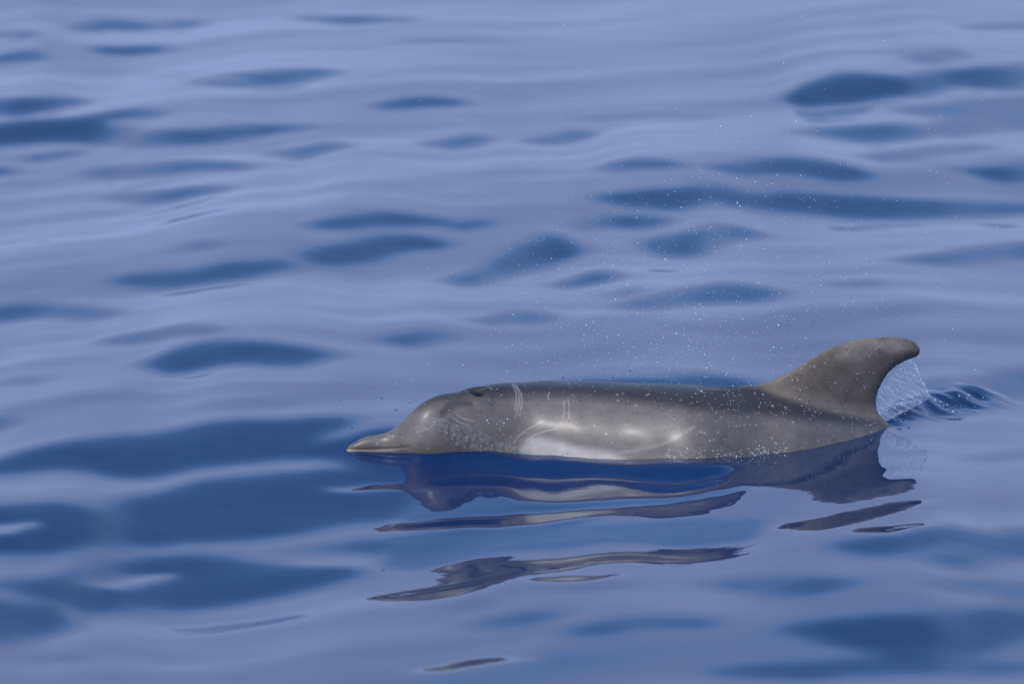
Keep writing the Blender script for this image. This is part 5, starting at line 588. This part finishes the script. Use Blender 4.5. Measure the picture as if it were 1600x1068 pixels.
isfin = np.where(xq > FINBASE[0][0], sstep(finq-.012, finq+.014, q), 0)*(np.abs(V[:, 1]-at(T_cy, xq)) < .08)
lay(finc, isfin)
lay(finc*1.9, poly_mask(FINPALE, .014)*.8*isfin)
lay(pale, poly_mask(CHEEK, .016)*.35)
lay(dark*1.2, hs*.55)  # shade on the side of the head, painted into the skin colour
lay(white, poly_mask(BELLY, .015)*.52)
beak = sstep(-.33, -.42, xq); lay(np.array([.085, .066, .058]), beak*.75)
lay(np.array([.34, .26, .24]), np.exp(-(line_dist(LIP)/.0042)**2)*.8*sstep(LIP[-1][0], LIP[2][0], xq))
lay(dark*.7, np.exp(-(dm/.002)**2)*.55)
for i, s in enumerate(SCRATCHES): lay((.36, .32, .29), np.exp(-(line_dist(dense_open(s))/(.0012 if i != 5 else .005))**2)*(.5 if i != 5 else .2))
lay(np.array([.010, .009, .010]), np.exp(-bl**2*1.6)*up)  # darkness inside the blowhole recess, painted into the skin colour
sel = np.where(side & (V[:, 2] > -.03))[0]
for i in range(300):                                  # flecks, dark and pale
    c = V[sel[rs.randint(len(sel))]]; r = rs.uniform(.0013, .0030)
    m = np.exp(-(((V-c)**2).sum(1)/r**2)) if False else None
    k = np.abs(V[:, 0]-c[0]) < .01
    w = np.zeros(len(V)); w[k] = np.exp(-((V[k]-c)**2).sum(1)/r**2)
    k2 = w > .01; f = w[k2][:, None]*rs.uniform(.4, .9)
    C[k2] = C[k2]*(1-f)+(np.array([.02, .017, .016]) if rs.rand() < .55 else np.array([.34, .31, .29]))*f
skin, t, p = material('dolphin_skin', Roughness=.45, IOR=1.34)
p.inputs['Coat Weight'].default_value = .16; p.inputs['Coat Roughness'].default_value = .27; p.inputs['Coat IOR'].default_value = 1.33
at_n = nd(t, 'ShaderNodeAttribute', attribute_name='pigment_and_shade')
tcs = nd(t, 'ShaderNodeTexCoord'); n1 = nd(t, 'ShaderNodeTexNoise'); n1.inputs['Scale'].default_value = 22; n1.inputs['Detail'].default_value = 7; n1.inputs['Roughness'].default_value = .65
t.links.new(tcs.outputs['Object'], n1.inputs[0])
n2 = nd(t, 'ShaderNodeTexNoise'); n2.inputs['Scale'].default_value = 240; n2.inputs['Detail'].default_value = 3; t.links.new(tcs.outputs['Object'], n2.inputs[0])
mr = nd(t, 'ShaderNodeMapRange'); mr.inputs[1].default_value = .3; mr.inputs[2].default_value = .7; mr.inputs[3].default_value = .82; mr.inputs[4].default_value = 1.18; t.links.new(n1.outputs[0], mr.inputs[0])
mx = nd(t, 'ShaderNodeMix', data_type='RGBA', blend_type='MULTIPLY'); mx.inputs[0].default_value = 1
mpk = nd(t, 'ShaderNodeMapping'); mpk.inputs['Scale'].default_value = (14, 60, 90); mpk.inputs['Rotation'].default_value = (0, R(8), 0); t.links.new(tcs.outputs['Object'], mpk.inputs[0])
n3 = nd(t, 'ShaderNodeTexNoise'); n3.inputs['Scale'].default_value = 1.0; n3.inputs['Detail'].default_value = 6; n3.inputs['Roughness'].default_value = .7; t.links.new(mpk.outputs[0], n3.inputs[0])
mul = mth(t, 'MULTIPLY', mr.outputs[0], mth(t, 'MULTIPLY_ADD', n3.outputs[0], .5, .75))
t.links.new(at_n.outputs['Color'], mx.inputs[6]); t.links.new(mul, mx.inputs[7]); t.links.new(mx.outputs[2], p.inputs['Base Color'])
b1 = nd(t, 'ShaderNodeBump'); b1.inputs['Strength'].default_value = .22; b1.inputs['Distance'].default_value = .0015
t.links.new(n2.outputs[0], b1.inputs['Height']); t.links.new(b1.outputs[0], p.inputs['Normal'])
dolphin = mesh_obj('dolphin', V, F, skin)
ca = dolphin.data.color_attributes.new('pigment_and_shade', 'FLOAT_COLOR', 'POINT')
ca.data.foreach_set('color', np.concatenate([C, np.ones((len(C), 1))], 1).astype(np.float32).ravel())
bi = int(np.argmin(np.where(up > .5, bl, 99))); bn = Vector(Nn[bi]); la = np.linspace(0, math.pi, 11); lo = np.linspace(0, 2*math.pi, 25)[:-1]
bv = np.array([(.0175*math.sin(a)*math.cos(o), .0095*math.sin(a)*math.sin(o)-.004*(math.sin(a)*math.cos(o))**2, .0045*math.cos(a)) for a in la for o in lo])
bf = np.array([(i*24+j, i*24+(j+1) % 24, (i+1)*24+(j+1) % 24, (i+1)*24+j) for i in range(10) for j in range(24)])
hole_m, t, p = material('blowhole_wet', Base_Color=(.008, .007, .007, 1), Roughness=.12, IOR=1.4)  # near-black plug colour stands for the darkness inside the hole
bx_ = Vector((1, 0, 0)); bx_ = (bx_-bn*bx_.dot(bn)).normalized(); by_ = bn.cross(bx_)
bw = Vector(V[bi])+bn*.0045
hole = mesh_obj('blowhole', np.array([bw+bx_*v[0]+by_*v[1]+bn*v[2] for v in bv]), bf[:, ::-1], hole_m, dolphin)
tag(hole, 'dark wet blowhole on top of the head')
tag(dolphin, 'grey brown dolphin surfacing in profile with hooked dorsal fin and slender beak', 'dolphin')
# ---------------- clear water: film, sheet, drops ----------------
clear, t, p = material('clear_water', Base_Color=(.92, .96, 1, 1), Roughness=.04, IOR=1.333, Transmission_Weight=1.0)
drop, t, p = material('water_drop', Base_Color=(.86, .9, .96, 1), Roughness=.10, IOR=1.333, Transmission_Weight=.55)
def ico():
    f = (1+5**.5)/2
    v = np.array([(-1, f, 0), (1, f, 0), (-1, -f, 0), (1, -f, 0), (0, -1, f), (0, 1, f), (0, -1, -f), (0, 1, -f), (f, 0, -1), (f, 0, 1), (-f, 0, -1), (-f, 0, 1)])
    t = np.array([(0, 11, 5), (0, 5, 1), (0, 1, 7), (0, 7, 10), (0, 10, 11), (1, 5, 9), (5, 11, 4), (11, 10, 2), (10, 7, 6), (7, 1, 8), (3, 9, 4), (3, 4, 2), (3, 2, 6), (3, 6, 8), (3, 8, 9), (4, 9, 5), (2, 4, 11), (6, 2, 10), (8, 6, 7), (9, 8, 1)])
    return v/np.linalg.norm(v[0]), t
IV, IT = ico()
def beads(name, P, r, mat, squash=None):
    P = np.asarray(P); r = np.asarray(r)[:, None, None]*np.ones((1, 1, 3))
    if squash is not None: r = r*squash
    v = P[:, None, :]+IV[None]*r
    f = IT[None]+12*np.arange(len(P))[:, None, None]
    return mesh_obj(name, v.reshape(-1, 3), f.reshape(-1, 3), mat)
rs = np.random.RandomState(21)
# spray hanging in the air over the back, thrown forward and up by the fin
n = 2800
zz = .12+np.abs(rs.randn(n))*.33; xx = .42+rs.randn(n)*.27+(zz-.2)*.18; yy = at(T_cy, xx)+rs.randn(n)*.16+.05
far = rs.rand(n) < .09; xx[far] = rs.uniform(-.35, 1.25, far.sum()); zz[far] = rs.uniform(.1, 1.0, far.sum())
ok = (zz < 1.25) & (sdf(xx, yy, zz) > .01)
rad = .00045+.00075*rs.rand(n)**2.5+np.where(rs.rand(n) < .08, .0013*rs.rand(n), 0)
sp = beads('spray', np.stack([xx, yy, zz], 1)[ok], rad[ok], drop); tag(sp, 'fine white spray droplets hanging in the air above the dolphin', 'spray', 'stuff')
# drops and froth clinging to the wet skin
vis = side & (Nn[:, 1] < -.05) & (V[:, 2] > at(T_zw, xq)-.02)
P = []; rr = []
for poly, cnt, r0, r1 in ((FROTH_A, 620, .0004, .0022), (FROTH_B, 620, .0003, .0016), (FILM, 90, .0004, .0016), (GLINT, 20, .0010, .0026)):
    m = np.where((poly_mask(poly, .004) > .5) & vis)[0]
    s = m[rs.randint(len(m), size=cnt)]; clump = np.sin(V[s, 0]*61+2)*np.sin(V[s, 0]*143+V[s, 2]*90)+rs.randn(cnt)*.5 > -.1
    s = s[clump]; P.append(V[s]); rr.append(r0+(r1-r0)*rs.rand(len(s))**3)
m = np.where(vis)[0]; s = m[rs.randint(len(m), size=260)]; P.append(V[s]); rr.append(.0005+.0012*rs.rand(260)**3)
fr = beads('splash_froth', np.concatenate(P), np.concatenate(rr), drop); tag(fr, 'white froth and water beads clinging to the wet flank of the dolphin', 'froth', 'stuff')
# film of water sliding off the cheek
fmask = poly_mask(FILM, .006) > .5
fk = fmask[F].all(1) & vis[F].all(1)
ids = np.unique(F[fk]); re = np.full(len(V), -1); re[ids] = np.arange(len(ids))
fv = V[ids]; lump = np.zeros(len(ids))
for i in range(60):
    a = .5+rs.randn()*.7; lam = .009*4**rs.rand(); lump += .6*(lam/.02)**.7* np.sin(6.283/lam*(fv[:, 0]*math.cos(a)+fv[:, 2]*math.sin(a))+rs.rand()*6)
edge = poly_mask(FILM, .012)[ids]
fv = fv+Nn[ids]*(.0012+edge*np.maximum(.0018+.0020*lump/2.2, -.0020))[:, None]
film_m, t, p = material('water_film', Base_Color=(.8, .85, .9, 1), Roughness=.06, IOR=1.333, Transmission_Weight=.8)
tr = nd(t, 'ShaderNodeBsdfTransparent'); ms = nd(t, 'ShaderNodeMixShader'); ms.inputs[0].default_value = .24
t.links.new(tr.outputs[0], ms.inputs[1]); t.links.new(p.outputs[0], ms.inputs[2]); t.links.new(ms.outputs[0], t.nodes['Material Output'].inputs[0])
film = mesh_obj('water_film', fv, re[F[fk]], film_m); tag(film, 'glittering film of water sliding off the cheek of the dolphin', 'water film', 'stuff')
# thin sheet of water trailing from the fin
a = np.array(SHEET_IN); b = np.array(SHEET_OUT); nu, nv = 60, 70
tv = np.linspace(0, 1, nv); A = np.stack([np.interp(tv*6, np.arange(7), a[:, i]) for i in (0, 1)], 1); B = np.stack([np.interp(tv*6, np.arange(7), b[:, i]) for i in (0, 1)], 1)
u = np.linspace(0, 1, nu)[None, :, None]; G = A[:, None]*(1-u)+B[:, None]*u
gxx, gzz = G[..., 0], G[..., 1]
rip = sum(.0011*np.sin(6.283/l*(gxx*math.cos(c)+gzz*math.sin(c))+ph) for l, c, ph in [(rs.uniform(.010, .03), rs.uniform(.2, 1.1), rs.rand()*6) for _ in range(9)])
gyy = at(T_cy, gxx)+.015*np.sin(3.14*u[..., 0])*np.linspace(.3, 1, nv)[:, None]+rip
front = np.stack([gxx, gyy, gzz], -1).reshape(-1, 3)
ii = (np.arange(nv-1)[:, None]*nu+np.arange(nu-1)[None]).ravel(); q1 = np.stack([ii, ii+1, ii+nu+1, ii+nu], 1)
sheet_m, t, p = material('water_sheet', Base_Color=(.9, .95, 1, 1), Roughness=.1, IOR=1.333, Transmission_Weight=.9)
tr = nd(t, 'ShaderNodeBsdfTransparent'); ms = nd(t, 'ShaderNodeMixShader'); ms.inputs[0].default_value = .33
t.links.new(tr.outputs[0], ms.inputs[1]); t.links.new(p.outputs[0], ms.inputs[2]); t.links.new(ms.outputs[0], t.nodes['Material Output'].inputs[0])
sheet = mesh_obj('water_sheet', front, q1, sheet_m); so = sheet.modifiers.new('thickness', 'SOLIDIFY'); so.thickness = .0012
tag(sheet, 'thin clear sheet of water trailing from the hooked dorsal fin', 'water sheet')
n = 70; tt = rs.rand(n)**.8; e = np.stack([np.interp(tt*4, np.arange(7), b[:, i]) for i in (0, 1)], 1)
P = np.stack([e[:, 0]+rs.randn(n)*.0008, at(T_cy, e[:, 0])+rs.randn(n)*.001, e[:, 1]], 1); rr = .0007+.0014*rs.rand(n)**2
n2_ = 260; s_ = rs.rand(n2_); wx = np.interp(s_, [0, .5, 1], [w[0] for w in WAKE]); wy = np.interp(s_, [0, .5, 1], [w[1] for w in WAKE])
wx = wx+rs.randn(n2_)*.012; wy = wy+rs.randn(n2_)*.03-.02; keep = rs.rand(n2_) > s_*.75
Q = np.stack([wx, wy, sea_height(wx, wy)+.001], 1)[keep]; rq = (.0006+.0022*rs.rand(n2_)**4)[keep]
dr = beads('dripping_drops', np.concatenate([P, Q]), np.concatenate([rr, rq]), drop); tag(dr, 'white drops strung below the fin tip and scattered along its wake', 'drops', 'stuff')
sx = np.array([s[0] for s in SPECKS]); sy = np.array([s[1] for s in SPECKS])
pk = beads('drop_splashes', np.stack([sx, sy, sea_height(sx, sy)], 1), rs.uniform(.0015, .0036, len(sx)), sea_mat, np.array([1.2, 1.2, .55])); tag(pk, 'tiny dark dimples where drops land on the sea', 'drops', 'stuff')
print('dolphin verts', len(V), 'sea verts', len(X.ravel()))
